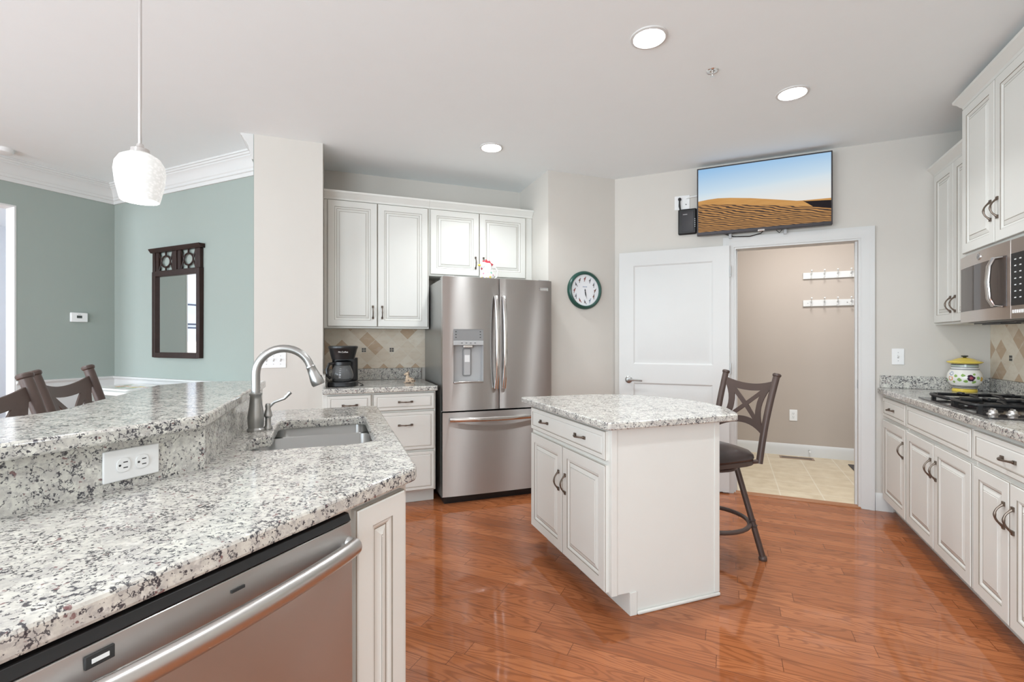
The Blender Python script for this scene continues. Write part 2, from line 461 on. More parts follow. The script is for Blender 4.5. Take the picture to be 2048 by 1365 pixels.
M['darkwood'] = plain('dark_walnut', (.030, .015, .012), .38, var=.35, scale=25, **{'Specular IOR Level': .25})
M['clockgreen'] = plain('dark_green_enamel', (.018, .075, .058), .28, var=.1)
M['yellow'] = plain('yellow_glaze', (.80, .60, .09), .18, var=.06)
M['marble'] = plain('pale_stone_top', (.74, .73, .70), .25, var=.05)
M['red'] = plain('red_glaze', (.46, .05, .07), .25, var=.2, scale=60)
M['mat'] = plain('charcoal_mat', (.085, .075, .075), .95, var=.4, scale=80)
M['glass'] = None
m, t, b = base('carafe_glass', (.75, .75, .75), .02); b.inputs['Transmission Weight'].default_value = .92; b.inputs['IOR'].default_value = 1.3
M['glass'] = m
M['can'] = emit('lamp_lens', (1, .985, .96), 26.0)
M['shade'] = None
m, t, b = base('lit_white_glass', (.5, .5, .49), .25)
v = nd(t, 'ShaderNodeTexCoord').outputs['Object']
vo = nd(t, 'ShaderNodeTexVoronoi', {'Vector': nd(t, 'ShaderNodeMapping', {'Vector': v, 'Scale': (1, 1, 1.5)}).outputs[0], 'Scale': 110})
cc = mixc(t, step(t, vo.outputs['Distance'], .25, .6), (1, 1, .99), (.78, .79, .77))
t.links.new(cc, b.inputs['Emission Color']); b.inputs['Emission Strength'].default_value = .46
M['shade'] = m

# ------------------------------------------------------------------ the room
CH = 2.74
YW = 4.35            # wall with the mudroom door
XR = 1.65            # right wall
XG, YG = -5.34, 2.56 # green walls
NB = 4.414           # wall behind the fridge
NC = 3.746           # clock wall
NP = 3.83            # pillar
S0, S1 = -.08, 1.736 # alcove sides
SP = -.537
TH = .12

def struct(name, mb, m, **k):
    o = mb.build(name, m, **k); o['kind'] = 'structure'; return o

struct('floor', MB().box(-8.6, XR+TH, -3.3, YW+.03, -.1, 0), M['floor'])
struct('floor_mudroom', MB().box(-1.6, 2.6, YW+.03, 6.2, -.1, .004), M['vinyl'])
struct('ceiling', MB().box(-8.6, 2.6, -3.3, 6.2, CH, CH+.1), M['ceil'])
struct('trim_threshold', MB().prism_x([(YW-.012, 0), (YW-.006, .010), (YW+.045, .012), (YW+.055, .004), (YW+.055, 0)], .03, .92), plain('threshold_oak', (.36, .16, .075), .3), bev=.002)

struct('wall_right', MB().box(XR, XR+TH, -3.3, YW, 0, CH), M['wall'])
# wall with the mudroom opening
OX0, OX1, OZ = .04, .905, 2.035
xc = YW-NC/R2
mb = MB().box(xc-.3, OX0, YW, YW+TH, 0, CH).box(OX1, XR+TH, YW, YW+TH, 0, CH).box(OX0, OX1, YW, YW+TH, OZ, CH)
struct('wall_doorway', mb, M['wall'])
def wall_sn(name, s0, s1, n0, n1, m):
    p = [wsn(s0, n0), wsn(s1, n0), wsn(s1, n1), wsn(s0, n1)]
    return struct(name, MB().prism(p, 0, CH), m)
sc_ = (xc+YW)*R2
wall_sn('wall_clock', S1, sc_+.1, NC, NC+TH, M['wall'])
wall_sn('wall_alcove_right', S1, S1+TH, NC+TH, NB, M['wall'])
wall_sn('wall_fridge', S0-TH, S1+TH, NB, NB+TH, M['wall'])
# pillar (end of the kitchen wall): kitchen faces taupe, left face green
p = [wsn(SP, NP), wsn(S0, NP), wsn(S0, NB), wsn(SP, NB)]
struct('wall_pillar', MB().prism(p, 0, CH), M['wall'])
pl = [wsn(SP-.004, NP+.001), wsn(SP, NP+.001), wsn(SP, NB), wsn(SP-.004, NB)]
struct('wall_pillar_side', MB().prism(pl, 0, CH), M['green'])
struct('wall_dining', MB().box(XG, wsn(SP, NB)[0]+.35, YG, YG+TH, 0, CH), M['green'])
LO = (.72, 1.87, 2.375)      # opening in the left green wall: y0, y1, top
mb = MB().box(XG-.14, XG, LO[1], YG+TH, 0, CH).box(XG-.14, XG, -3.3, LO[0], 0, CH).box(XG-.14, XG, LO[0], LO[1], LO[2], CH)
struct('wall_left', mb, M['green'])
# white lining of the opening
mb = MB().box(XG-.145, XG+.002, LO[1]-.012, LO[1], 0, LO[2]).box(XG-.145, XG+.002, LO[0], LO[0]+.012, 0, LO[2]).box(XG-.145, XG+.002, LO[0]+.012, LO[1]-.012, LO[2]-.012, LO[2])
struct('trim_opening', mb, M['trim'])
# room beyond the opening, seen in the opening and in the mirror
struct('wall_next_room', MB().box(-8.6, -8.5, -3.3, 3.2, 0, CH).box(-8.5, XG-.14, 3.0, 3.2, 0, CH), M['nextwall'])
# rear wall, with unseen windows added as daylight sources
mb = MB(); x = -8.6
for a, b_ in WIN:
    mb.box(x, a, -3.42, -3.3, 0, CH); mb.box(a, b_, -3.42, -3.3, 0, WZ[0]); mb.box(a, b_, -3.42, -3.3, WZ[1], CH); x = b_
mb.box(x, XR+TH, -3.42, -3.3, 0, CH)
struct('wall_rear', mb, M['wall'])
for i, (a, b_) in enumerate(WIN):
    mb = MB()
    k = .06
    mb.box(a, b_, -3.30, -3.27, WZ[0]-k, WZ[0]+k).box(a, b_, -3.30, -3.27, WZ[1]-k, WZ[1]+k)
    for xx in (a, (a+b_)/2, b_): mb.box(xx-k, xx+k, -3.30, -3.27, WZ[0]+k, WZ[1]-k)
    struct('window_%d' % (i+1), mb, M['trim'])  # frames of the added rear windows
mb = MB(); k = .05
for y in (-2.3, -1.45, -.6): mb.box(XG, XG+.03, y-k, y+k, .6, 2.3)
for z in (.6, 2.3): mb.box(XG, XG+.03, -2.3-k, -.6+k, z-k, z+k)
struct('window_3', mb, M['trim'])  # frame added around the side light, on solid wall
# mudroom shell
struct('wall_mudroom_back', MB().box(-1.6, 2.6, 6.03, 6.15, 0, CH), M['wall_mud'])
struct('wall_mudroom_right', MB().box(2.48, 2.6, YW+TH, 6.03, 0, CH), M['wall_mud'])
struct('wall_mudroom_left', MB().box(-1.6, -1.48, YW+TH, 6.03, 0, CH), M['wall_mud'])
BP = [(0, 0), (.016, 0), (.016, .09), (.012, .105), (.006, .125), (0, .13)]
struct('baseboard_mudroom', MB().sweep([(-1.4, 6.03), (2.45, 6.03)], BP), M['trim'])
struct('baseboard_doorway', MB().sweep([(.992, YW), (1.10, YW)], BP), M['trim'])
struct('baseboard_clock', MB().sweep([wsn(S1, NC), (xc, YW), (-.06, YW)], BP), M['trim'])
# crown moulding of the dining side
zc = CH
CP = [(0, zc-.18), (.012, zc-.18), (.012, zc-.150), (.020, zc-.145), (.020, zc-.125), (.026, zc-.118), (.034, zc-.085), (.050, zc-.055), (.062, zc-.045), (.062, zc-.035), (.070, zc-.030), (.074, zc-.018), (.082, zc-.015), (.082, zc-.0005), (0, zc-.0005)]
struct('trim_crown', MB().sweep([(XG, -3.25), (XG, YG), (wsn(SP, NP)[0]-(YG-wsn(SP, NP)[1]), YG), wsn(SP-.004, NP)], CP), M['trim'], smooth=25)
# wainscot and chair rail on the green walls
mb = MB().box(XG, XG+.006, LO[1]+.0, YG, 0, .90).box(XG, wsn(SP, NP)[0]-.24, YG-.006, YG, 0, .90)
RP = [(0, .895), (.010, .897), (.014, .905), (.022, .912), (.024, .926), (0, .928)]
mb.sweep([(XG, LO[1]), (XG, YG), (wsn(SP, NP)[0]-.235, YG)], RP)
mb.sweep([(XG, LO[1]), (XG, YG), (wsn(SP, NP)[0]-.235, YG)], [(0, 0), (.02, 0), (.02, .10), (.01, .13), (0, .13)])
struct('trim_wainscot', mb, M['trim'])

# mudroom door casing
def casing(x0, x1, z1, y, wd=.083):
    mb = MB()
    prof = [(0, 0), (0, -.010), (.012, -.014), (.050, -.016), (.060, -.022), (.083, -.022), (.083, 0)]   # (away from opening, y)
    def run(a, b_):
        pass
    n = len(prof); rows = []
    for (X, Z, dx, dz) in ((x0, 0, -1, 0), (x0, z1, -1, 1), (x1, z1, 1, 1), (x1, 0, 1, 0)):
        rows.append([(X+dx*o, y+yy, Z+dz*o) for o, yy in prof])
    vs = sum(rows, []); fs = []
    for i in range(3):
        for j in range(n):
            j2 = (j+1) % n; fs.append((i*n+j, (i+1)*n+j, (i+1)*n+j2, i*n+j2))
    fs.append(list(range(n))); fs.append([3*n+j for j in range(n)][::-1])
    mb.add(vs, fs)
    mb.box(x0-.002, x0+.014, y-.002, y+TH+.002, 0, z1).box(x1-.014, x1+.002, y-.002, y+TH+.002, 0, z1).box(x0+.014, x1-.014, y-.002, y+TH+.002, z1-.014, z1)
    mb.box(x1-.026, x1-.014, y+.045, y+.075, 0, z1-.014).box(x0+.014, x0+.026, y+.045, y+.075, 0, z1-.014)
    return mb
frame = struct('trim_door_casing', casing(OX0, OX1, OZ, YW), M['trim'])
sp_ = MB().box(OX1-.0155, OX1-.0135, YW+.008, YW+.036, .90, .965).build('strike_plate', M['nickel'], frame)

# open door leaf, swung flat towards the wall
DW_, DH = .90, 2.035
door = MB()
d0 = bpy.data.objects.new('door_1', None); COL.objects.link(d0); d0['kind'] = 'structure'
d0.location = (-.895, YW-.065, .012); d0.rotation_euler = (0, 0, math.radians(1.0))
xs = [0, .125, DW_-.125, DW_]; zs = [0, .21, .88, 1.045, 1.915, DH]
for i in range(3):
    for j in range(5):
        if i == 1 and j in (1, 3):
            door.rings(xs[1], xs[2], zs[j], zs[j+1], [(0, 0, 0), (.012, .009, 0), (.026, .009, 0), (.050, .002, 0)])
        else:
            door.add([(xs[i], 0, zs[j]), (xs[i+1], 0, zs[j]), (xs[i+1], 0, zs[j+1]), (xs[i], 0, zs[j+1])], [(0, 1, 2, 3)])
door.add([(0, 0, 0), (DW_, 0, 0), (DW_, .035, 0), (0, .035, 0), (0, 0, DH), (DW_, 0, DH), (DW_, .035, DH), (0, .035, DH)], [(0, 1, 2, 3), (4, 5, 6, 7), (1, 2, 6, 5), (2, 3, 7, 6), (3, 0, 4, 7)])
leaf = door.build('door_leaf', M['trim'], d0, smooth=20)
k = MB().lathe([(0, 0), (.031, 0), (.031, .006), (.022, .012), (.011, .014), (.011, .045), (.0, .046)], c=(.085, 0, .905), axis='y', seg=24)
k.tube([(.085, -.042, .905), (.13, -.048, .905), (.19, -.044, .902), (.205, -.038, .900)], [.010, .009, .008, .007])
k.build('door_lever', M['nickel'], d0)
for z in (.25, 1.02, 1.82):
    MB().lathe([(.006, z-.045), (.006, z+.045)], c=(DW_+.006, -.004, 0), seg=10).build('hinge', M['nickel'], d0)

# ------------------------------------------------------------------ cabinet parts
def pull_mesh():
    mb = MB(); L = .047
    pts = []; rr = []
    for i in range(17):
        q = -1+2*i/16
        a = abs(q)
        y = -.030*(1-a**2.2) if a < .999 else 0
        pts.append((0, y, q*L))
        rr.append(.0042+.0016*math.exp(-(q/.16)**2)+.0032*max(0, (a-.72)/.28))
    mb.tube(pts, rr, seg=8)
    for s in (-1, 1):
        mb.box(-.0075, .0075, -.007, 0, s*L-.009, s*L+.009)
    o = mb.build('handle', M['bronze'], bev=.0015)
    me = o.data; COL.objects.unlink(o); bpy.data.objects.remove(o)
    return me
PULL = pull_mesh()
def pull(parent, x, y, z, horiz=False):
    o = bpy.data.objects.new('handle', PULL); COL.objects.link(o); o.parent = parent
    o.location = (x, y, z)
    if horiz: o.rotation_euler = (0, PI/2, 0)
    return o

T = .02
def door_panel(name, w_, h_, parent, x, z, fr=.055, y=0, raised=True):
    mb = MB()
    g = .0022
    prof = [(0, 0, 0), (0, -T+.005, 0), (.0025, -T+.003, 1), (.005, -T, 0), (fr-g, -T, 0), (fr, -T+.003, 1), (fr+.006, -T+.004, 0), (fr+.013, -T+.009, 0), (fr+.0155, -T+.0095, 1)]
    if raised:
        prof += [(fr+.034, -T+.003, 0), (fr+.036, -T+.0035, 1), (fr+.038, -T+.001, 0)]
    mb.rings(0, w_, 0, h_, prof)
    mb.add([(0, 0, 0), (w_, 0, 0), (w_, 0, h_), (0, 0, h_)], [(3, 2, 1, 0)])
    return mb.build(name, [M['cab'], M['glaze']], parent, smooth=20, loc=(x, y, z))
def drawer_front(w_, h_, parent, x, z, y=0):
    mb = MB(); fr = .026
    prof = [(0, 0, 0), (0, -T+.005, 0), (.0025, -T+.003, 1), (.005, -T, 0), (fr-.002, -T, 0), (fr, -T+.0025, 1), (fr+.004, -T+.001, 0), (fr+.006, -T, 0)]
    mb.rings(0, w_, 0, h_, prof)
    mb.add([(0, 0, 0), (w_, 0, 0), (w_, 0, h_), (0, 0, h_)], [(3, 2, 1, 0)])
    return mb.build('drawer', [M['cab'], M['glaze']], parent, smooth=20, loc=(x, y, z))
def base_cab(label, loc, rot, w_, d_, items, group=None, top=.874, name='base_cabinet', toe=.075):
    """items: ('drawer'|'door', x0, x1, z0, z1, [(hx, hz, horizontal)])"""
    r = thing(name, label, 'cabinet', loc, rot, group)
    MB().prism_x([(0, .105), (0, top), (d_, top), (d_, 0), (toe, 0), (toe, .105)], 0, w_).build('body', M['cab'], r, bev=.0015)
    fit(r, items)
    return r
def fit(r, items):
    for kind, x0, x1, z0, z1, hs in items:
        if kind == 'drawer': p_ = drawer_front(x1-x0, z1-z0, r, x0, z0)
        else: p_ = door_panel('door', x1-x0, z1-z0, r, x0, z0)
        for hx, hz, ho in hs: pull(p_, hx-x0, -T, hz-z0, ho)
def upper_cab(label, loc, rot, w_, d_, z0, z1, items, crown=None, group=None):
    r = thing('wall_cabinet', label, 'cabinet', loc, rot, group)
    MB().box(0, w_, 0, d_, z0, z1).build('body', M['cab'], r, bev=.0015)
    fit(r, items)
    if crown:
        MB().sweep(crown[0], [(0, z1-.012), (.010, z1-.010), (.014, z1+.004), (.020, z1+.010), (.032, z1+.030), (.046, z1+.042), (.048, z1+.056), (0, z1+.056)]).build('crown_molding', M['cab'], r, smooth=25)
    return r

# --- right-hand run
XF = 1.04
yA, yB, yC, yD = YW-.002, 3.775, 2.875, 2.235
base_cab('white glazed base cabinet with one door and one drawer, next to the mudroom doorway', (XF, yA, 0), -90, yA-yB-.001, XR-XF-.002,
    [('drawer', .075, .560, .715, .852, [(.29, .783, True)]), ('door', .075, .560, .115, .692, [(.525, .555, False)])])
w2 = yB-yC
base_cab('white glazed base cabinet with two doors under the gas cooktop', (XF, yB, 0), -90, w2-.001, XR-XF-.002,
    [('drawer', .012, w2-.012, .715, .852, []), ('door', .012, w2/2-.003, .115, .692, [(w2/2-.038, .555, False)]), ('door', w2/2+.003, w2-.012, .115, .692, [(w2/2+.038, .555, False)])])
w3 = yC-yD
base_cab('white glazed base cabinet with two doors and one drawer, nearest the viewer on the right', (XF, yC, 0), -90, w3-.001, XR-XF-.002,
    [('drawer', .012, w3-.012, .715, .852, [(w3/2, .783, True)]), ('door', .012, w3/2-.003, .115, .692, [(w3/2-.035, .55, False)]), ('door', w3/2+.003, w3-.012, .115, .692, [(w3/2+.035, .55, False)])])
ct = thing('countertop', 'speckled granite countertop along the right-hand wall holding the cooktop', 'countertop')
MB().prism(rounded([(1.005, 1.5), (XR-.001, 1.5), (XR-.001, YW-.001), (1.005, YW-.001)], [.01, 0, 0, .012]), .876, .914).build('counter_slab', M['granite'], ct, bev=.006)
MB().box(1.02, XR-.02, YW-.021, YW-.001, .9145, 1.005).build('splashback', M['granite'], ct, bev=.002)
MB().box(XR-.02, XR-.001, 1.5, YW-.001, .9145, 1.005).build('splashback', M['granite'], ct, bev=.002)
# tile above
def tile_wall(label, loc, rot, w_, z0, z1, inserts):
    mb = MB().box(0, w_, 0, .008, z0, z1)
    o = mb.build('tile_backsplash', M['tile']); o.location = loc; o.rotation_euler = (0, 0, math.radians(rot))
    tag(o, label, 'backsplash')
    for x, z in inserts:
        q = MB()
        q.box(x-.021, x+.021, -.0015, 0, z-.021, z+.021)
        for i in (-1, 1):
            for j in (-1, 1): q.box(x+i*.0095-.0075, x+i*.0095+.0075, -.003, -.0016, z+j*.0095-.0075, z+j*.0095+.0075, 1)
        q.build('mosaic_insert', [plain('insert_grout', (.72, .66, .57), .6), plain('dark_mosaic', (.09, .085, .08), .35, .3)], o)
    return o
tile_wall('beige diamond travertine tile backsplash behind the cooktop', (XR-.009, YW-.001, 0), -90, 2.6, 1.006, 1.745, [(.265, 1.15), (.63, 1.15), (1.0, 1.15), (1.35, 1.15)])

# --- uppers on the right
ux = 1.345
wU = YW-.002-3.642
upper_cab('shorter white two-door wall cabinet in the corner beside the microwave', (ux, YW-.002, 0), -90, wU, XR-ux-.002, 1.372, 2.44,
    [('door', .03, wU/2-.002, 1.385, 2.425, [(wU/2-.035, 1.50, False)]), ('door', wU/2+.002, wU-.006, 1.385, 2.425, [(wU/2+.035, 1.50, False)])], crown=([(0, 0), (wU, 0)],))
ux2 = 1.265; y0u, w4 = 3.640, .762
upper_cab('tall white two-door wall cabinet hung above the microwave', (ux2, y0u, 0), -90, w4, XR-ux2-.002, 1.757, 2.63,
    [('door', .006, w4/2-.002, 1.768, 2.612, [(w4/2-.035, 1.94, False)]), ('door', w4/2+.002, w4-.006, 1.768, 2.612, [(w4/2+.035, 1.94, False)])], crown=([(0, XR-ux2-.005), (0, 0), (w4, 0)],))
y1u = y0u-w4-.002
upper_cab('white wall cabinet beyond the microwave, just past the right edge of the view', (ux, y1u, 0), -90, .76, XR-ux-.002, 1.372, 2.44,
    [('door', .006, .378, 1.385, 2.425, [(.343, 1.50, False)]), ('door', .382, .754, 1.385, 2.425, [(.417, 1.50, False)])], crown=([(0, 0), (.76, 0)],))

# --- microwave
mw = thing('microwave', 'stainless over-the-range microwave with dark window and bowed handle', 'microwave', (1.24, y0u-.002, 0), -90)
mz0, mz1, mwid = 1.362, 1.755, .758
def bow(x, w_=mwid, a=.022): return -a*(1-((x-w_/2)/(w_/2))**2)
MB().box(0, mwid, .035, .397, mz0, mz1).build('body', M['steel_side'], mw, bev=.002)
def curved_panel(x0, x1, z0, z1, y_off, th, n=10, m=0, mb=None):
    mb = mb or MB()
    pts = [(x0+(x1-x0)*i/n, bow(x0+(x1-x0)*i/n)+y_off) for i in range(n+1)]
    poly = pts+[(x, y+th) for x, y in pts[::-1]]
    return mb.prism(poly, z0, z1, m)
dr = curved_panel(.0, .585, mz0+.004, mz1-.012, .0, .03).build('door', M['steel_mw'], mw, bev=.002)
curved_panel(.020, .555, 1.428, 1.675, -.002, .004).build('window', M['darkglass'], dr)
cp_ = curved_panel(.588, mwid, mz0+.004, mz1-.012, .0, .03).build('control_panel', M['steel_mw'], mw, bev=.002)
q = curved_panel(.592, mwid-.02, 1.428, 1.675, -.002, .004)
for i in range(3):
    for j in range(7):
        x = .625+.036*i; z = 1.645-.030*j
        q.box(x-.006, x+.006, bow(x)-.0035, bow(x)-.001, z-.0025, z+.0025, 1)
q.build('keypad', [M['black'], M['white']], cp_)
for i in range(6):
    x = .603+.016*i
    MB().box(x-.005, x+.005, bow(x)-.001, bow(x)+.004, 1.392, 1.408).build('button', M['white'], cp_)
hx = .515
MB().tube([(hx, bow(hx)-.002, 1.432), (hx, bow(hx)-.032, 1.436), (hx, bow(hx)-.048, 1.47), (hx, bow(hx)-.054, 1.55), (hx, bow(hx)-.048, 1.63), (hx, bow(hx)-.032, 1.666), (hx, bow(hx)-.002, 1.670)], .017, seg=12, flat=(1.0, .55)).build('handle', M['chrome'], dr)
bx = .285
MB().lathe([(0, 0), (.019, 0), (.019, .003), (.015, .0045), (0, .0045)], c=(bx, bow(bx), 1.712), axis='y', seg=24, bands=[0, 0, 0, 1]).build('badge', [M['chrome'], M['grey']], dr)
q = MB().tube([(bx+.008*math.cos(a*.7)*(1-.05*a), bow(bx)-.006, 1.712+.009*math.sin(a)) for a in [i*.45 for i in range(12)]], .0012, seg=6)
q.build('badge_emblem', M['chrome'], dr)
MB().box(.03, mwid-.03, .05, .33, mz0-.006, mz0).box(.1, .3, .06, .14, mz0-.012, mz0-.006).box(.45, .65, .06, .14, mz0-.012, mz0-.006).build('underside_vent', M['black'], mw)

# --- cooktop
ck = thing('gas_cooktop', 'black gas cooktop with cast iron grates set in the right-hand countertop', 'cooktop', (0, 0, .9145), 0)
cx0, cx1, cy0, cy1 = 1.045, 1.585, 2.79, 3.655
MB().prism(rounded([(cx0, cy0), (cx1, cy0), (cx1, cy1), (cx0, cy1)], .015), 0, .007).build('cooktop_base', [plain('cooktop_glass', (.035, .03, .03), .08)], ck, bev=.002)
def grate(y0, y1):
    g = MB(); z0, z1 = .012, .038; r = .008
    x0, x1 = cx0+.05, cx1-.03
    mid = (y0+y1)/2
    loop = rounded([(x0, y0), (x1, y0), (x1, y1), (x0, y1)], .03, 4)
    g.tube([(x, y, .030) for x, y in loop], .0095, seg=6, closed=True)
    for fx in (.27, .73):
        xx = x0+(x1-x0)*fx
        for s in (-1, 1):
            g.tube([(xx, mid+s*(y1-y0)/2, .030), (xx, mid+s*(y1-y0)*.36, .044), (xx, mid+s*.045, .044)], .008, seg=6)
            g.tube([(xx+s*.13 if s*(fx-.5) < 0 or True else xx, mid, .044), (xx+s*.045, mid, .044)], .008, seg=6)
    g.tube([((x0+x1)/2, y0, .030), ((x0+x1)/2, y0+.05, .044), ((x0+x1)/2, y1-.05, .044), ((x0+x1)/2, y1, .030)], .008, seg=6)
    for xx in (x0+.02, x1-.02):
        for yy in (y0, y1): g.box(xx-.009, xx+.009, yy-.009, yy+.009, .007, .03)
    o = g.build('grate', M['blackmatte'], ck)
    for fx in (.27, .73):
        xx = x0+(x1-x0)*fx
        MB().lathe([(0, .007), (.052, .007), (.050, .014), (.036, .018), (.036, .026), (.033, .029), (0, .029)], c=(xx, mid, 0), seg=20).build('burner', M['blackmatte'], ck)
grate(3.355, 3.630); grate(3.060, 3.335)
for i in range(5):
    MB().lathe([(0, .007), (.024, .007), (.022, .010), (.017, .012), (.016, .022), (.013, .026), (0, .026)], c=(1.115+.068*i, 2.93, 0), seg=16).box(1.115+.068*i-.004, 1.115+.068*i+.004, 2.93-.015, 2.93+.015, .024, .033).build('knob', M['satin'], ck)

# --- jar
jw = (.85, .83, .78)
spots = []
for a, z, r, col in [(-1.55, .098, .017, (.05, .015, .04)), (-1.55, .098, .008, (.35, .06, .10)), (-2.0, .115, .009, (.25, .42, .10)), (-2.2, .085, .010, (.28, .45, .12)), (-1.85, .075, .009, (.25, .42, .10)),
                     (-2.4, .11, .008, (.30, .45, .12)), (-1.35, .07, .010, (.28, .45, .12)), (-1.35, .125, .008, (.30, .45, .12)), (-2.75, .09, .013, (.75, .30, .12)), (-2.75, .092, .008, jw), (-2.75, .125, .013, (.35, .40, .52)), (-2.72, .126, .008, jw),
                     (-2.55, .065, .008, (.30, .45, .12)), (-1.1, .10, .009, (.28, .45, .12)), (-.8, .09, .012, (.7, .45, .1)), (-3.2, .08, .010, (.28, .45, .12))]:
    spots.append(((.092*math.cos(a), .092*math.sin(a), z), r*1.3, col))
jm = painted('jar_glaze', jw, spots, .15, zb=((.0, .022, (.80, .60, .09)), (.022, .044, (.03, .03, .05)), (.026, .030, jw), (.036, .039, jw), (.150, .172, (.28, .29, .30)), (.157, .165, (.75, .75, .75)), (.172, .183, (.45, .52, .45)), (.183, .188, (.03, .03, .08))))
jar = thing('cookie_jar', 'painted ceramic jar with yellow lid in the corner behind the cooktop', 'jar', (1.462, 4.225, .915), 0)
MB().lathe([(0, 0), (.064, 0), (.066, .010), (.060, .022), (.070, .044), (.088, .070), (.093, .095), (.088, .125), (.074, .150), (.069, .165), (.070, .188), (.060, .190), (0, .190)], seg=40).build('jar_body', jm, jar)
lid = MB().lathe([(0, .190), (.080, .191), (.094, .200), (.090, .206), (.070, .212), (.040, .226), (.020, .231), (0, .232)], seg=40).build('lid', M['yellow'], jar)
MB().lathe([(.008, .231), (.010, .236), (.019, .240), (.018, .246), (0, .248)], seg=20).build('lid_knob', plain('dark_green_glaze', (.03, .035, .025), .25), lid)

# ------------------------------------------------------------------ fridge wall
DL = 45
def at(s, n, z=0): return (*wsn(s, n), z)
bcw = .742-S0-.004
base_cab('white base cabinet with stacked drawers, left of the refrigerator', at(S0+.002, 3.685), DL, bcw, NB-3.685-.002,
    [('drawer', .030, .335, .735, .862, [(.185, .79, True)]), ('door', .030, .335, .115, .715, [(.30, .60, False)]),
     ('drawer', .352, bcw-.012, .735, .862, [(.585, .798, True)]), ('drawer', .352, bcw-.012, .428, .720, [(.585, .622, True)]), ('drawer', .352, bcw-.012, .115, .410, [(.585, .30, True)])])
ct = thing('countertop', 'short speckled granite countertop under the coffee maker', 'countertop', at(0, 0), DL)
MB().prism(rounded([(S0+.001, 3.648), (.755, 3.648), (.755, NB-.001), (S0+.001, NB-.001)], [.008, .02, 0, 0]), .876, .914).build('counter_slab', M['granite'], ct, bev=.006)
MB().box(S0+.001, .75, NB-.021, NB-.001, .9145, 1.015).build('splashback', M['granite'], ct, bev=.002)
MB().box(S0+.001, S0+.02, 3.70, NB-.022, .9145, 1.015).build('splashback', M['granite'], ct, bev=.002)
tile_wall('beige diamond travertine tile backsplash behind the coffee maker', at(S0+.001, NB-.010), DL, .92, 1.016, 1.37, [(.325, 1.180), (.565, 1.180)])
uf = 4.105
upper_cab('tall white two-door wall cabinet hung above the coffee maker', at(S0+.002, uf), DL, .845, NB-uf-.002, 1.365, 2.415,
    [('door', .028, .4125, 1.378, 2.400, [(.3775, 1.497, False)]), ('door', .4165, .834, 1.378, 2.400, [(.4515, 1.497, False)])], crown=([(0, 0), (.845, 0)],))
wR = S1-.768-.002
upper_cab('short white two-door wall cabinet hung above the refrigerator', at(.768, uf), DL, wR, NB-uf-.002, 1.825, 2.415,
    [('door', .010, .447, 1.838, 2.400, [(.412, 1.955, False)]), ('door', .451, .895, 1.838, 2.400, [(.486, 1.955, False)])], crown=([(0, 0), (wR, 0)],))
# wall outlet with plug at the coffee maker
def wall_plate(name, label, loc, rot, w_, h_, kind, gangs=1, cat='outlet'):
    r = thing(name, label, cat, loc, rot)
    MB().box(-w_/2, w_/2, -.006, 0, -h_/2, h_/2).build('cover_plate', M['white'], r, bev=.003)
    gw = w_/gangs if gangs > 1 else 0
    for g in range(gangs):
        cx = (g-(gangs-1)/2)*.046
        if kind == 'toggle':
            MB().box(cx-.005, cx+.005, -.0065, -.006, -.012, .012).build('toggle_slot', M['greyl'], r)
            MB().prism_x([(-.006, -.006), (-.019, .004), (-.019, .011), (-.006, .007)], cx-.004, cx+.004).build('toggle', M['white'], r, bev=.001)
            for z in (-.03, .03): MB().lathe([(0, .0), (.003, 0), (.003, .0012), (0, .0012)], c=(cx, -.006, z), axis='y', seg=10).build('screw', M['greyl'], r)
        elif kind == 'duplex':
            for z in (-.0195, .0195):
                o_ = MB().prism_y(rounded([(cx-.0165, z-.014), (cx+.0165, z-.014), (cx+.0165, z+.014), (cx-.0165, z+.014)], .012), -.009, -.006).build('receptacle', M['white'], r, bev=.0008)
                MB().box(cx-.0075, cx-.0052, -.0094, -.009, z-.001, z+.008).box(cx+.0052, cx+.0075, -.0094, -.009, z-.001, z+.008).lathe([(0, 0), (.0026, 0), (.0026, .0004), (0, .0004)], c=(cx, -.009, z-.008), axis='y', seg=10).build('slot', M['slot'], o_)
    return r
wall_plate('wall_outlet', 'outlet on the tile backsplash beside the coffee maker', at(.115, NB-.0105, 1.145), DL, .072, .116, 'duplex')
wall_plate('light_switch', 'white triple light switch plate on the pillar behind the faucet', at(-.411, NP, 1.122), DL, .165, .116, 'toggle', 3, 'light switch')
wall_plate('light_switch', 'single white light switch between the doorway and the right-hand cabinets', (1.13, YW, 1.145), 0, .074, .118, 'toggle', 1, 'light switch')
wall_plate('wall_outlet', 'white outlet low on the mudroom wall', (.645, 6.03, .445), 0, .076, .122, 'duplex')

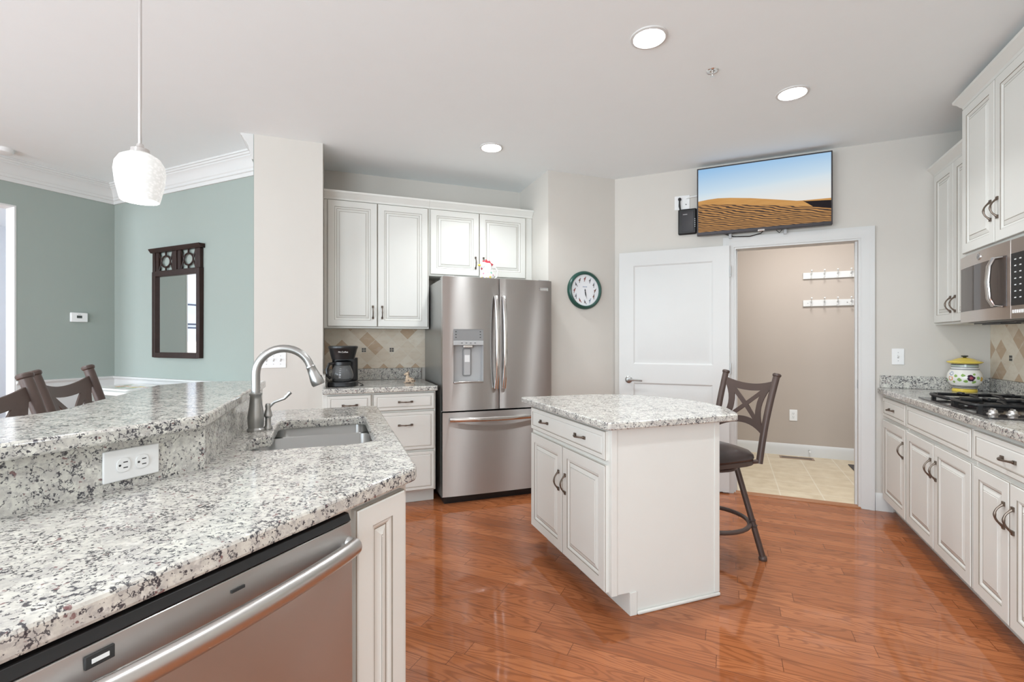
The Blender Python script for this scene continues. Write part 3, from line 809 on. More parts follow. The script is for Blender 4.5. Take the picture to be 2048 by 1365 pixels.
# --- refrigerator
fs0, FW = .776, .916
fr = thing('refrigerator', 'stainless french door refrigerator with water dispenser', 'refrigerator', at(fs0, 3.575), DL)
MB().box(.006, FW-.006, .075, .80, .04, 1.745).build('body', M['steel_side'], fr, bev=.004)
MB().box(.02, FW-.02, .05, .70, .0, .055).build('base_grille', M['black'], fr)
for x in (.06, FW-.06): MB().box(x-.05, x+.05, .03, .16, 1.745, 1.765).build('hinge_cover', M['grey'], fr, bev=.006)
def curve_front(x0, x1, z0, z1, hole=None, a=.012, dep=.066):
    mb = MB()
    xs = sorted(set([x0, x1]+[x0+(x1-x0)*i/14 for i in range(15)]+([hole[0], hole[1]] if hole else [])))
    zs = [z0, z1] if not hole else [z0, hole[2], hole[3], z1]
    c = (x0+x1)/2; hw = (x1-x0)/2
    def fy(x):
        q = abs((x-c)/hw); return a*(q**2)+ (.004*max(0, (q-.965)/.035)**2)
    for i in range(len(xs)-1):
        for j in range(len(zs)-1):
            if hole and j == 1 and xs[i] >= hole[0]-1e-6 and xs[i+1] <= hole[1]+1e-6: continue
            xa, xb = xs[i], xs[i+1]
            mb.add([(xa, fy(xa), zs[j]), (xb, fy(xb), zs[j]), (xb, fy(xb), zs[j+1]), (xa, fy(xa), zs[j+1])], [(0, 1, 2, 3)])
    n = len(xs)
    top = [(x, fy(x), z1) for x in xs]+[(x1, dep, z1), (x0, dep, z1)]
    bot = [(x, fy(x), z0) for x in xs]+[(x1, dep, z0), (x0, dep, z0)]
    mb.add(top, [list(range(n+2))]); mb.add(bot, [list(range(n+2))[::-1]])
    mb.add([(x0, fy(x0), z0), (x0, fy(x0), z1), (x0, dep, z1), (x0, dep, z0)], [(0, 1, 2, 3)])
    mb.add([(x1, fy(x1), z0), (x1, fy(x1), z1), (x1, dep, z1), (x1, dep, z0)], [(3, 2, 1, 0)])
    mb.add([(x0, dep, z0), (x1, dep, z0), (x1, dep, z1), (x0, dep, z1)], [(3, 2, 1, 0)])
    return mb, fy
zs_ = .715
hole = (.082, .322, .935, 1.352)
mbL, fyL = curve_front(0, .4545, zs_+.006, 1.757, hole)
dl = mbL.build('door', M['steel'], fr)
mbR, fyR = curve_front(.4605, FW, zs_+.006, 1.757)
drr = mbR.build('door', M['steel'], fr)
mbF, fyF = curve_front(0, FW, .062, zs_-.006)
ff = mbF.build('freezer_drawer', M['steel'], fr)
# dispenser
q = MB(); h0, h1, g0, g1 = hole; zc_ = 1.222
dd = .062
q.add([(h0, fyL(h0), g0), (h0, fyL(h0), g1), (h0, dd, g1), (h0, dd, g0)], [(0, 1, 2, 3)]); q.add([(h1, fyL(h1), g0), (h1, fyL(h1), g1), (h1, dd, g1), (h1, dd, g0)], [(3, 2, 1, 0)])
q.add([(h0, dd, g0), (h1, dd, g0), (h1, dd, g1), (h0, dd, g1)], [(0, 1, 2, 3)]); q.add([(h0, .0, g0), (h1, .0, g0), (h1, dd, g0), (h0, dd, g0)], [(0, 1, 2, 3)])
q.add([(h0, .0, g1), (h1, .0, g1), (h1, dd, g1), (h0, dd, g1)], [(3, 2, 1, 0)])
disp = q.build('dispenser', M['greyl'], dl)
MB().box(h0, h1, .001, .058, 1.262, g1).build('control_screen', M['grey'], dl, bev=.002)
MB().box(h0, h1, -.002, .058, zc_+.006, 1.262).build('control_strip', M['greyl'], dl, bev=.002)
q = MB()
for i in range(4): q.box(.14+.035*i, .155+.035*i, -.003, -.002, 1.242, 1.246)
for i in (0, 1):
    for j in range(3): q.box(h0+.014+i*.195, h0+.024+i*.195, .0002, .001, 1.285+.022*j, 1.291+.022*j)
q.build('control_mark', M['slot'], dl)
MB().prism_y(rounded([(.168, .985), (.236, .985), (.236, 1.205), (.168, 1.205)], .012), .050, .061).build('paddle', M['grey'], dl, bev=.003)
MB().prism_y(rounded([(.176, .993), (.228, .993), (.228, 1.195), (.176, 1.195)], .008), .046, .0505).build('paddle_face', M['greyl'], dl, bev=.002)
MB().box(.182, .222, .044, .0465, 1.095, 1.150).build('paddle_sticker', M['white'], dl)
MB().box(.165, .24, .018, .055, 1.208, zc_+.006).build('nozzle', M['chrome'], dl, bev=.003)
MB().box(h0+.004, h1-.004, -.004, .060, g0, g0+.012).build('drip_tray', M['chrome'], dl, bev=.002)
def bar_handle(par, x, z0, z1, fy):
    pts = []
    for i in range(13):
        q_ = i/12; z = z0+(z1-z0)*q_
        y = fy-.020-.040*math.sin(PI*min(1, max(0, q_)))**.7
        pts.append((x, y, z))
    pts = [(x, fy, z0+.004)]+pts+[(x, fy, z1-.004)]
    return MB().tube(pts, .0165, seg=12, flat=(1, .5)).build('handle', M['chrome'], par)
bar_handle(dl, .425, .885, 1.615, fyL(.425)); bar_handle(drr, .490, .885, 1.615, fyR(.490))
pts = [(.055, fyF(.055), .655)]
for i in range(15):
    q_ = i/14; x = .055+(FW-.11)*q_
    pts.append((x, fyF(x)-.022-.038*math.sin(PI*q_)**.7, .655))
pts.append((FW-.055, fyF(FW-.055), .655))
MB().tube(pts, .018, seg=12, flat=(.5, 1)).build('handle', M['chrome'], ff)
bd = MB().box(FW-.155, FW-.035, -.001+fyR(FW-.09), fyR(FW-.09)+.004, 1.672, 1.698).build('badge', M['chrome'], drr, bev=.001)
MB().box(FW-.15, FW-.04, fyR(FW-.09)-.0016, fyR(FW-.09), 1.690, 1.694).box(FW-.15, FW-.04, fyR(FW-.09)-.0016, fyR(FW-.09), 1.675, 1.678).build('badge_line', M['grey'], drr)

# --- rooster pitcher on the fridge
rw = (.86, .84, .82)
rs = [((random.uniform(-.045, .045), random.uniform(-.05, -.02), random.uniform(.01, .10)), random.uniform(.006, .011), random.choice([(.35, .35, .62), (.75, .62, .15), (.25, .45, .35), (.62, .25, .32), (.45, .42, .60)])) for _ in range(26)]
rp = thing('rooster_pitcher', 'small white rooster shaped pitcher with red comb standing on the refrigerator', 'pitcher', at(1.185, 3.76, 1.746), DL)
rp.scale = (1.2, 1.2, 1.2)
pm = painted('rooster_glaze', rw, rs, .2)
q = MB().lathe([(0, 0), (.042, 0), (.050, .02), (.052, .045), (.042, .075), (.030, .10), (.030, .118), (.024, .130), (0, .134)], seg=24)
q.ell((-.022, 0, .115), (.028, .024, .024))
q.build('pitcher_body', pm, rp)
q = MB().prism_y([(-.030, .132), (-.032, .152), (-.018, .146), (-.008, .160), (.006, .146), (.018, .152), (.028, .134), (.046, .126), (.036, .112), (.018, .116), (.0, .128)], -.006, .006)
q.build('comb', M['red'], rp, bev=.003)
MB().prism_y([(-.036, .080), (-.044, .092), (-.042, .108), (-.032, .108)], -.005, .005).build('wattle', M['red'], rp, bev=.002)
MB().lathe([(.009, 0), (.006, .012), (0, .022)], c=(-.048, 0, .116), axis='x', seg=10).build('beak', M['yellow'], rp)
rp_b = [c for c in children(rp) if c.name.startswith('beak')][0]; rp_b.scale = (-1, 1, 1); rp_b.location = (-.096, 0, 0)
MB().tube([(.034, 0, .100), (.060, 0, .104), (.076, 0, .080), (.074, 0, .045), (.050, 0, .020)], .0055, seg=10).build('handle', pm, rp)

# --- coffee maker
cm = thing('coffee_maker', 'black drip coffee maker with glass carafe on the short granite counter', 'coffee maker', at(.068, 3.90, .9145), DL)
cm.rotation_euler[2] += math.radians(-12)
q = MB().prism(rounded([(-.105, -.13), (.105, -.13), (.105, .10), (-.105, .10)], .07), 0, .038)
q.build('base', M['black'], cm, bev=.006)
MB().prism(rounded([(-.095, .02), (.095, .02), (.095, .10), (-.095, .10)], .03), .038, .215).build('water_tank', M['black'], cm, bev=.004)
q = MB()
prof = [(0.205, .080), (.24, .092), (.298, .104), (.303, .104)]
for i in range(len(prof)-1):
    pass
rows = []
seg = 28
for z, r in [(.205, .083), (.24, .092), (.285, .103), (.292, .108), (.304, .108), (.308, .100)]:
    rows.append([(r*1.0*math.cos(2*PI*k/seg), -.015+r*1.08*math.sin(2*PI*k/seg), z) for k in range(seg)])
vs = sum(rows, []); fs = [list(range(seg))[::-1], [5*seg+k for k in range(seg)]]
for i in range(5):
    for k in range(seg): fs.append((i*seg+k, i*seg+(k+1) % seg, (i+1)*seg+(k+1) % seg, (i+1)*seg+k))
MB().add(vs, fs).build('brew_basket', M['black'], cm)
lettering('logo', 'Mr.Coffee', .017, M['white'], cm, (.02, -.119, .262), (PI/2+.17, 0, .16))
cf = MB().lathe([(.060, .040), (.078, .060), (.082, .085), (.072, .125), (.058, .158), (.056, .176), (.054, .176), (.056, .158), (.070, .125), (.080, .085), (.076, .060), (.058, .044), (0, .044)], c=(0, -.045, 0), seg=32).build('carafe', M['glass'], cm)
MB().lathe([(.0585, .160), (.062, .164), (.062, .186), (.040, .196), (0, .197)], c=(0, -.045, 0), seg=32).build('carafe_lid', M['black'], cf)
MB().tube([(-.05, -.075, .178), (-.085, -.10, .172), (-.098, -.108, .135), (-.095, -.106, .085), (-.078, -.092, .066)], .010, seg=10, flat=(1, 1.1)).build('carafe_handle', M['black'], cf)
q = MB()
for i in range(6): q.box(-.010, .004, -.1285+.0135*max(0, i-2)*.7, -.127+.0135*max(0, i-2)*.7, .070+.013*i, .0725+.013*i)
q.build('level_marks', M['white'], cf)
q = MB().tube([(.10, .05, .02), (.14, .03, .004), (.15, -.02, .004), (.135, -.05, .004)], .003, seg=6)
q.build('power_cord', M['black'], cm)

# --- spotted figurine
fg_m = painted('spotted_figurine', (.66, .50, .36), [((random.uniform(-.04, .04), random.uniform(-.03, .02), random.uniform(.003, .09)), random.uniform(.005, .008), (.13, .07, .045)) for _ in range(70)], .3)
q = MB().ell((.0, 0, .022), (.038, .02, .022)).ell((-.018, 0, .042), (.016, .014, .026)).ell((-.020, 0, .075), (.017, .012, .013)).ell((-.036, 0, .070), (.010, .008, .008))
q.ell((-.012, .008, .092), (.004, .003, .009), seg=8, rg=6).ell((-.012, -.008, .092), (.004, .003, .009), seg=8, rg=6)
q.ell((-.03, -.012, .006), (.018, .006, .006), seg=8, rg=6).ell((.02, -.016, .006), (.020, .007, .006), seg=8, rg=6).ell((.036, 0, .014), (.012, .006, .008), seg=8, rg=6)
fg = q.build('figurine', fg_m); fg.location = at(.585, 3.98, .9145); fg.rotation_euler = (0, 0, math.radians(35))
tag(fg, 'tiny tan spotted animal figurine on the short granite counter near the refrigerator', 'figurine')

# --- clock
ck2 = thing('wall_clock', 'round green rimmed wall clock with bird pictures', 'clock', at(2.088, NC-.001, 1.712), DL)
MB().lathe([(.140, 0), (.170, 0), (.170, .012), (.162, .026), (.150, .032), (.141, .028), (.139, .014), (.140, 0)], axis='y', seg=48, cap=False).build('rim', M['clockgreen'], ck2)
fm = plain('clock_face', (.84, .85, .87), .4, var=.01)
bc = [plain('bird_ink_red', (.30, .07, .06), .6), plain('bird_ink_brown', (.16, .10, .07), .6), plain('bird_ink_grey', (.18, .19, .22), .6), plain('bird_ink_blue', (.30, .36, .48), .6)]
q = MB().lathe([(0, .012), (.140, .012), (.140, .010), (0, .010)], axis='y', seg=48)
for h in range(12):
    a = PI/2-h*PI/6; cx, cz = .103*math.cos(a), .103*math.sin(a)
    tl = random.uniform(-.6, .6); mi = [1, 3, 3, 2, 2, 4, 3, 1, 3, 1, 3, 2][h]
    def P2(x, z): return (cx+x*math.cos(tl)-z*math.sin(tl), -.0128, cz+x*math.sin(tl)+z*math.cos(tl))
    body = [P2(.006*math.cos(k*PI/5), .014*math.sin(k*PI/5)) for k in range(10)]
    q.add(body, [list(range(10))[::-1]], mi)
    q.add([P2(-.003, -.010), P2(.003, -.010), P2(.005, -.026), P2(-.001, -.027)], [(0, 1, 2, 3)], mi)
    q.add([P2(.003, .012), P2(.009, .016), P2(.003, .020), P2(-.002, .017)], [(0, 1, 2, 3)], min(4, mi+1))
    q.add([P2(-.002, .004), P2(-.013, -.006), P2(-.007, -.010), P2(.001, -.004)], [(0, 1, 2, 3)], max(1, mi-1))
for k in range(3): q.add([(-.022+.015*k, -.0128, .026), (-.010+.015*k, -.0128, .026), (-.010+.015*k, -.0128, .034), (-.022+.015*k, -.0128, .034)], [(0, 1, 2, 3)], 4)
q.build('clock_face', [fm]+bc, ck2)
def hand(L, wd, ang, nm):
    a = math.radians(90-ang)
    d = Vector((math.cos(a), math.sin(a))); p = Vector((-d.y, d.x))
    pts = [p*wd*.5-d*.012, p*wd-d*-.02, p*wd*.6+d*L*.7, d*L, -p*wd*.6+d*L*.7, -p*wd+d*.02, -p*wd*.5-d*.012]
    MB().prism_y([(v.x, v.y) for v in pts], -.0165, -.0150).build(nm, M['black'], ck2)
hand(.058, .0032, 176, 'hour_hand'); hand(.078, .0026, 168, 'minute_hand')
MB().lathe([(0, .0125), (.005, .0125), (.005, .018), (0, .018)], axis='y', seg=12).build('centre_cap', M['black'], ck2)

# ------------------------------------------------------------------ island (front faces the sink leg, 45 degrees)
IS0, IN0, IN1, ISE = 1.170, 1.853, 2.752, 1.790
iw = IN1-IN0; idp = ISE-IS0
isl = thing('island_cabinet', 'freestanding white kitchen island cabinet with two doors and a wide drawer', 'island', at(IS0, IN1), -45)
MB().prism_x([(0, .105), (0, .868), (idp, .868), (idp, 0), (.098, 0), (.098, .105)], 0, iw).build('body', M['cab'], isl, bev=.0015)
fit(isl, [('drawer', .014, iw-.022, .715, .848, [(.215, .785, True), (.645, .785, True)]),
          ('door', .014, iw/2-.006, .115, .692, [(iw/2-.042, .50, False)]), ('door', iw/2, iw-.022, .115, .692, [(iw/2+.036, .50, False)])])
MB().box(iw, iw+.005, .0, .030, .105, .868).build('side_stile', M['cab'], isl, bev=.001)
MB().box(iw, iw+.005, idp-.030, idp, .018, .868).build('side_stile', M['cab'], isl, bev=.001)
MB().box(iw, iw+.006, .098, .135, .0, .105).build('toe_block', M['cab'], isl, bev=.001)
MB().box(iw, iw+.013, .136, idp, 0, .017).build('base_molding', M['cab'], isl, bev=.006)
# granite top with a bowed seating side
itop = thing('countertop', 'speckled granite top of the island with a bowed overhang', 'countertop', at(0, 0), DL)
out = [(1.112, 1.79), (1.85, 1.79)]
# bowed edge from the near right tip round to the far left
import_pts = [(1.885, 1.835), (1.975, 1.985), (2.030, 2.22), (1.99, 2.46), (1.87, 2.66), (1.70, 2.79)]
out += import_pts+[(1.112, 2.82)]
poly = rounded(out, [.025, .03, .05, .3, .4, .4, .4, .2, .02], 5)
MB().prism(poly, .8685, .903).build('counter_slab', M['granite'], itop, bev=.006)

# ------------------------------------------------------------------ stools
def stool(label, loc, rot, seat=.575, group=None, hw=.192):
    r = thing('swivel_stool', label, 'stool', loc, rot, group)
    top = seat+.485
    SM = M['stoolmetal']
    # seat cushion
    q = MB(); prof = []
    rows = []; n = 28
    def sq(k, rx, ry, ey=0):
        a = 2*PI*k/n; c, s_ = math.cos(a), math.sin(a); e = .55
        return (rx*math.copysign(abs(c)**e, c), ey+ry*math.copysign(abs(s_)**e, s_))
    for z, f in [(0, .97), (.012, 1.0), (.026, .99), (.048, .90), (.066, .68), (.076, .38), (.079, .05)]:
        rows.append([(*sq(k, .208*f, .222*f), seat+z) for k in range(n)])
    vs = sum(rows, []); fs = [list(range(n))[::-1], [6*n+k for k in range(n)]]
    for i in range(6):
        for k in range(n): fs.append((i*n+k, i*n+(k+1) % n, (i+1)*n+(k+1) % n, (i+1)*n+k))
    MB().add(vs, fs).build('seat_cushion', M['leather'], r)
    vs = [(*sq(k, .204, .218), seat-.026) for k in range(n)]+[(*sq(k, .204, .218), seat) for k in range(n)]
    fs = [list(range(n))[::-1], list(range(n, 2*n))]+[(k, (k+1) % n, n+(k+1) % n, n+k) for k in range(n)]
    MB().add(vs, fs).build('seat_frame', SM, r, bev=.002)
    MB().lathe([(0, seat-.058), (.165, seat-.056), (.165, seat-.044), (.06, seat-.04), (.06, seat-.026), (0, seat-.026)], seg=24).build('swivel_plate', SM, r)
    # posts
    P0, P1 = {}, {}
    for sx in (-1, 1):
        P0[sx] = Vector((sx*(hw-.014), .214, seat-.022)); P1[sx] = Vector((sx*hw, .335, top))
        pts = [P0[sx].lerp(P1[sx], i/8)+Vector((0, -.014*math.sin(PI*i/8), 0)) for i in range(9)]
        q = MB().tube(pts, .0185, seg=14)
        q.tube([(sx*.150, .10, seat-.013), (sx*.165, .17, seat-.013), tuple(P0[sx]+Vector((0, 0, .012)))], .012, seg=10)
        d = (P1[sx]-pts[-2]).normalized()
        q.tube([P1[sx]-d*.010, P1[sx]-d*.006, P1[sx], P1[sx]+d*.004, P1[sx]+d*.009], [.0185, .0225, .0235, .0235, .018], seg=14)
        q.build('back_post', SM, r)
    # pierced back panel between the posts: u across, v up
    def bp(u, v):
        v2 = .30+.64*v
        a = P0[-1].lerp(P1[-1], v2)+Vector((0, -.014*math.sin(PI*v2), 0)); b_ = P0[1].lerp(P1[1], v2)+Vector((0, -.014*math.sin(PI*v2), 0))
        p_ = a.lerp(b_, (u+1)/2); p_.y += .022*(1-u*u); return p_
    q = MB()
    def band(c1, c2):
        k = len(c1); o = len(q.v)
        for (u1, v1), (u2, v2) in zip(c1, c2):
            for dy in (-.003, .003):
                for (u, v) in ((u1, v1), (u2, v2)):
                    p_ = bp(u, v); q.v.append((p_.x, p_.y+dy, p_.z))
        for i in range(k-1):
            a = o+i*4; b_ = a+4
            for f in ((a, a+1, b_+1, b_), (a+2, b_+2, b_+3, a+3), (a, b_, b_+2, a+2), (a+1, a+3, b_+3, b_+1)): q.f.append(list(f)); q.m.append(0)
        for a in (o, o+(k-1)*4): q.f.append([a, a+1, a+3, a+2]); q.m.append(0)
    us = [-.93+1.86*i/12 for i in range(13)]
    band([(u, 1.0-.10*(1-u*u)) for u in us], [(u, .86-.09*(1-u*u)+.0) for u in us])
    band([(u, .0+.17*(1-u*u)) for u in us], [(u, .12+.17*(1-u*u)) for u in us])
    vv = [.10+.80*i/10 for i in range(11)]
    for s_ in (-1, 1):
        inn = [s_*(.93-.26*math.sin(PI*i/10)) for i in range(11)]
        band([(inn[i], vv[i]) for i in range(11)], [(inn[i]-s_*(.21+.05*abs(i/5-1)), vv[i]) for i in range(11)])
        t0 = .11
        lin = [i/8 for i in range(9)]
        band([(-s_*.66+s_*1.32*x-t0*1.0, .20+.62*x) for x in lin], [(-s_*.66+s_*1.32*x+t0*1.0, .20+.62*x) for x in lin])
    q.build('back_panel', SM, r)
    # legs with collars and feet, foot ring
    zr = seat*.355
    for sx in (-1, 1):
        for sy in (-1, 1):
            a = Vector((sx*.090, sy*.130, seat-.045)); b_ = Vector((sx*.196, sy*.222, .012))
            q = MB().tube([a.lerp(b_, i/4) for i in range(5)], .0165, seg=12)
            d = (b_-a).normalized(); m_ = a.lerp(b_, (a.z-zr)/(a.z-b_.z))
            for o_ in (-.016, .016): q.tube([m_+d*(o_-.004), m_+d*o_, m_+d*(o_+.004)], [.018, .022, .018], seg=12)
            q.tube([b_-d*.012, b_-d*.004, b_+Vector((0, 0, -.004)), b_+Vector((0, 0, -.012))], [.018, .023, .023, .021], seg=12)
            q.build('leg', SM, r)
    rr = math.hypot(.196, .222)*.86-.028
    MB().tube([(rr*math.cos(2*PI*k/36), rr*math.sin(2*PI*k/36), zr) for k in range(36)], .0125, seg=10, closed=True).build('foot_ring', SM, r)
    return r
stool('brown metal swivel stool with leather seat pulled up to the island', at(2.085, 2.25), -45, .575)
stool('brown metal swivel stool at the bar, the one farther from the viewer', at(-.665, 2.375), 135, .66, hw=.20)
stool('brown metal swivel stool at the bar, cut off by the left edge of the view', at(-.618, 1.825), 135, .66, hw=.20)

# ------------------------------------------------------------------ peninsula
XB, SB = -1.30, -.330      # splash faces
SQ = math.sqrt(2)
def y_at(X, s): return s*SQ-X
lower = [(-.780, -1.0), (-.780, y_at(-.78, .215)), wsn(.215, 2.64), wsn(SB-.009, 2.64), (XB-.009, y_at(XB-.009, SB-.009)), (XB-.009, -1.0)]
lower = rounded(lower, [.01, .06, .025, .0, 0, 0], 6)
# double-bowl sink opening (s, n)
hole_sn = [(-.275, 1.685), (.136, 1.685), (.130, 2.300), (-.222, 2.275), (-.212, 1.915), (-.275, 1.895)]
hole_sn = rounded(hole_sn, [.07, .08, .05, .05, .03, .05], 6)
lower_sn = [((x+y)*R2, (y-x)*R2) for x, y in lower]
pen = thing('countertop', 'large speckled granite peninsula countertop with the undermount sink', 'countertop')
slab_with_hole('counter_slab', lower_sn, hole_sn, .876, .914, M['granite'], pen, .007)
def strip_poly(x0, x1, s0, s1, n_end, y0=-1.0):   # L-shaped strip between two offset lines
    return [(x0, y0), (x1, y0), (x1, y_at(x1, s1)), wsn(s1, n_end), wsn(s0, n_end), (x0, y_at(x0, s0))]
MB().prism(strip_poly(XB-.035, XB, SB-.035, SB, 2.62), .9085, 1.029).build('splashback', M['granite'], pen)
struct('wall_bar', MB().prism(strip_poly(XB-.14, XB-.036, SB-.09, SB-.036, 2.60), 0, 1.029), M['trim'])
bar = [(-1.252, -1.0), (-1.252, y_at(-1.252, -.316)), wsn(-.316, 2.635), wsn(-.60, 2.655), wsn(-.735, 2.52), wsn(-.726, 1.68), (-1.680, .56), (-1.672, -1.0)]
bar = rounded(bar, [0, .10, .02, .05, .06, .12, .12, 0], 8)
bo = MB().prism(bar, 1.030, 1.065).build('bar_countertop', M['granite'], bev=.007)
tag(bo, 'raised speckled granite bar top behind the sink', 'countertop')

# sink
sk = thing('kitchen_sink', 'stainless double bowl sink set under the peninsula countertop', 'sink', at(0, 0), DL)
def bowl(s0, s1, n0, n1, z1, z0, rad):
    rows = []
    lv = [(0, z1), (0, z0+.03), (.010, z0+.010), (.03, z0)]
    for ins, z in lv:
        p_ = rounded([(s0+ins, n0+ins), (s1-ins, n0+ins), (s1-ins, n1-ins), (s0+ins, n1-ins)], [max(.02, r_-ins) for r_ in rad], 6)
        rows.append([(x, y, z) for x, y in p_])
    k = len(rows[0]); vs = sum(rows, []); fs = []
    for i in range(3):
        for j in range(k): fs.append((i*k+j, i*k+(j+1) % k, (i+1)*k+(j+1) % k, (i+1)*k+j))
    fs.append([3*k+j for j in range(k)])
    return MB().add(vs, fs)
SS = steel('sink_steel', rough=.34, an=1.0, col=(.60, .60, .59))
b1 = bowl(-.285, .146, 1.672, 2.080, .8745, .70, [.08, .09, .05, .05]).build('bowl', SS, sk)
b2 = bowl(-.232, .142, 2.104, 2.312, .8745, .73, [.05, .05, .055, .055]).build('bowl', SS, sk)
MB().box(-.232, .139, 2.0805, 2.1035, .80, .872).build('bowl_divider', M['satin'], sk, bev=.011, seg=4)
for bw, cn in ((b1, (-.07, 1.87)), (b2, (-.04, 2.21))):
    zz = .7005 if bw is b1 else .7305
    MB().lathe([(0, zz), (.042, zz), (.044, zz+.003), (.030, zz+.002), (0, zz+.001)], c=(cn[0], cn[1], 0), seg=24).build('drain', M['chrome'], bw)

# faucet
fc = thing('faucet', 'brushed nickel gooseneck pull-down kitchen faucet with side lever', 'faucet', at(-.283, 2.062, .9145), DL)
NK = M['nickel']
MB().lathe([(0, 0), (.031, 0), (.031, .006), (.0265, .012), (.0285, .03), (.0290, .055), (.0235, .095), (.0205, .120), (.0200, .134), (.0225, .138), (.0225, .144), (.016, .147), (0, .147)], seg=28).build('faucet_body', NK, fc)
pts = [(0, 0, .14), (0, 0, .18), (0, 0, .217)]
R_ = .099
for i in range(1, 19):
    a = PI-(PI*.90)*i/18
    pts.append((R_+R_*math.cos(a), -.01*i/18, .217+R_*math.sin(a)))
MB().tube(pts, .0152, seg=16).build('spout', NK, fc)
e = Vector(pts[-1]); d = (e-Vector(pts[-2])).normalized()
MB().tube([e, e+d*.006, e+d*.009, e+d*.03, e+d*.06, e+d*.078, e+d*.084], [.0160, .0180, .0165, .019, .0240, .0250, .0215], seg=20).build('spray_head', NK, fc)
sp2 = MB().box(.018, .024, -.007, .007, -.03, -.005); o = sp2.build('spray_button', M['black'], fc, bev=.002)
o.location = e+d*.045; o.rotation_euler = (0, math.atan2(d.x, d.z)+PI, 0)
q = MB().lathe([(.0, 0), (.016, 0), (.0165, .006), (.011, .016), (.0105, .045), (.0155, .052), (.013, .066), (.009, .080), (.011, .090), (.008, .100), (0, .102)], c=(.040, .020, 0), seg=18)
q.tube([(.040, .020, .082), (.062, .020, .105), (.098, .018, .118), (.120, .017, .142)], [.0062, .0055, .0062, .0085], seg=10)
q.build('side_lever', NK, fc)

# outlet on the granite splash of the bar (mounted sideways)
r = wall_plate('wall_outlet', 'large white duplex outlet mounted sideways on the granite under the bar top', (XB, .657, .969), 90, .074, .118, 'duplex')
r.rotation_euler = (0, PI/2, PI/2)
r.rotation_mode = 'XYZ'

# dishwasher
XD = -.812
dw = thing('dishwasher', 'stainless dishwasher with bowed bar handle under the peninsula', 'dishwasher', (XD, .238, 0), 90)
dwW = .598
MB().box(.004, dwW-.004, .0, .44, .10, .868).build('tub', M['black'], dw)
MB().prism_x([(-.030, .851), (-.022, .868), (0, .870), (0, .851)], .002, dwW-.002).build('control_strip', M['black'], dw, bev=.002)
dd_ = MB().prism_x([(-.004, .115), (-.030, .120), (-.034, .50), (-.033, .80), (-.028, .849), (-.004, .850)], .002, dwW-.002).build('door_panel', M['steel_dw'], dw, bev=.002)
pts = []
for i in range(17):
    q_ = i/16; x = .012+(dwW-.024)*q_
    pts.append((x, -.050-.024*math.sin(PI*q_)**.8, .798))
pts = [(.012, -.030, .798)]+pts+[(dwW-.012, -.030, .798)]
MB().tube(pts, .0205, seg=14, flat=(.75, 1)).build('handle', M['satin'], dd_)
MB().box(.308, .332, -.0332, -.0280, .824, .829).build('indicator_light', M['slot'], dd_)
bb = MB().box(.102, .136, -.0335, -.0280, .820, .838).build('badge', M['slot'], dd_, bev=.001)
MB().box(.109, .129, -.0343, -.0335, .826, .832).build('badge_mark', M['white'], dd_)
MB().box(.0, dwW, .05, .44, 0, .10).build('toe_kick', M['black'], dw)

# narrow cabinet at the peninsula end, sink base, filler beyond the dishwasher
w5 = y_at(-.81, .185)-.842
base_cab('narrow white glazed cabinet with one raised panel at the end of the peninsula', (-.81, .842, 0), 90, w5, .20,
    [('door', .020, w5-.028, .115, .862, [])])
cwid = 2.60-1.40
skb = base_cab('white sink base cabinet under the angled end of the peninsula', at(.185, 1.475), 135, 2.60-1.475, .455,
    [('drawer', .02, .55, .715, .852, []), ('drawer', .565, 1.10, .715, .852, []), ('door', .02, .55, .115, .692, [(.515, .56, False)]), ('door', .565, 1.10, .115, .692, [(.60, .56, False)])], top=.690)
MB().box(0, 2.60-1.475, 0, .030, .690, .874).build('front_rail', M['cab'], skb)
base_cab('white base cabinet on the near side of the dishwasher, below the view', (-.81, -.42, 0), 90, .65, .46,
    [('drawer', .012, .638, .715, .852, [(.325, .783, True)]), ('door', .012, .323, .115, .692, [(.29, .56, False)]), ('door', .327, .638, .115, .692, [(.36, .56, False)])])

# ------------------------------------------------------------------ TV and its bits
tv = thing('television', 'wide flat television showing sand dunes, mounted high above the mudroom doorway', 'television', (.236, YW-.075, 2.42), 0)
tw, th_ = .955, .560
MB().box(-tw/2, tw/2, -.012, .030, -th_/2, th_/2).build('housing', plain('tv_bezel', (.06, .055, .06), .3, .4), tv, bev=.004)
sw, sh = tw/2-.010, th_/2-.012
sb = -th_/2+.026
def U(u, v): return (-sw+2*sw*u, -.0135, sb+(sh-sb)*v)
def screen_mat(name, f, strength=1.0):
    m, t, b = base(name, (0, 0, 0), .5, **{'Specular IOR Level': .08})
    g = nd(t, 'ShaderNodeTexCoord').outputs['Object']; sp = nd(t, 'ShaderNodeSeparateXYZ', {0: g})
    u = nd(t, 'ShaderNodeMapRange', {'Value': sp.outputs[0], 'From Min': -sw, 'From Max': sw}).outputs[0]
    v = nd(t, 'ShaderNodeMapRange', {'Value': sp.outputs[2], 'From Min': sb, 'From Max': sh}).outputs[0]
    t.links.new(f(t, u, v), b.inputs['Emission Color']); b.inputs['Emission Strength'].default_value = strength*.80
    return m
def f_sky(t, u, v):
    x = mth(t, 'ADD', v, mth(t, 'MULTIPLY', u, -.12))
    c = mixc(t, step(t, x, .35, .62), (.78, .77, .74), (.62, .74, .82))
    return mixc(t, step(t, x, .55, .98), c, (.30, .52, .78))
def f_dune(t, u, v):
    n = nd(t, 'ShaderNodeTexNoise', {'Vector': nd(t, 'ShaderNodeCombineXYZ', {0: u, 1: mth(t, 'MULTIPLY', v, 6)}).outputs[0], 'Scale': 5, 'Detail': 4}).outputs['Fac']
    return mixc(t, step(t, n, .3, .7), (.62, .335, .115), (.53, .27, .085))
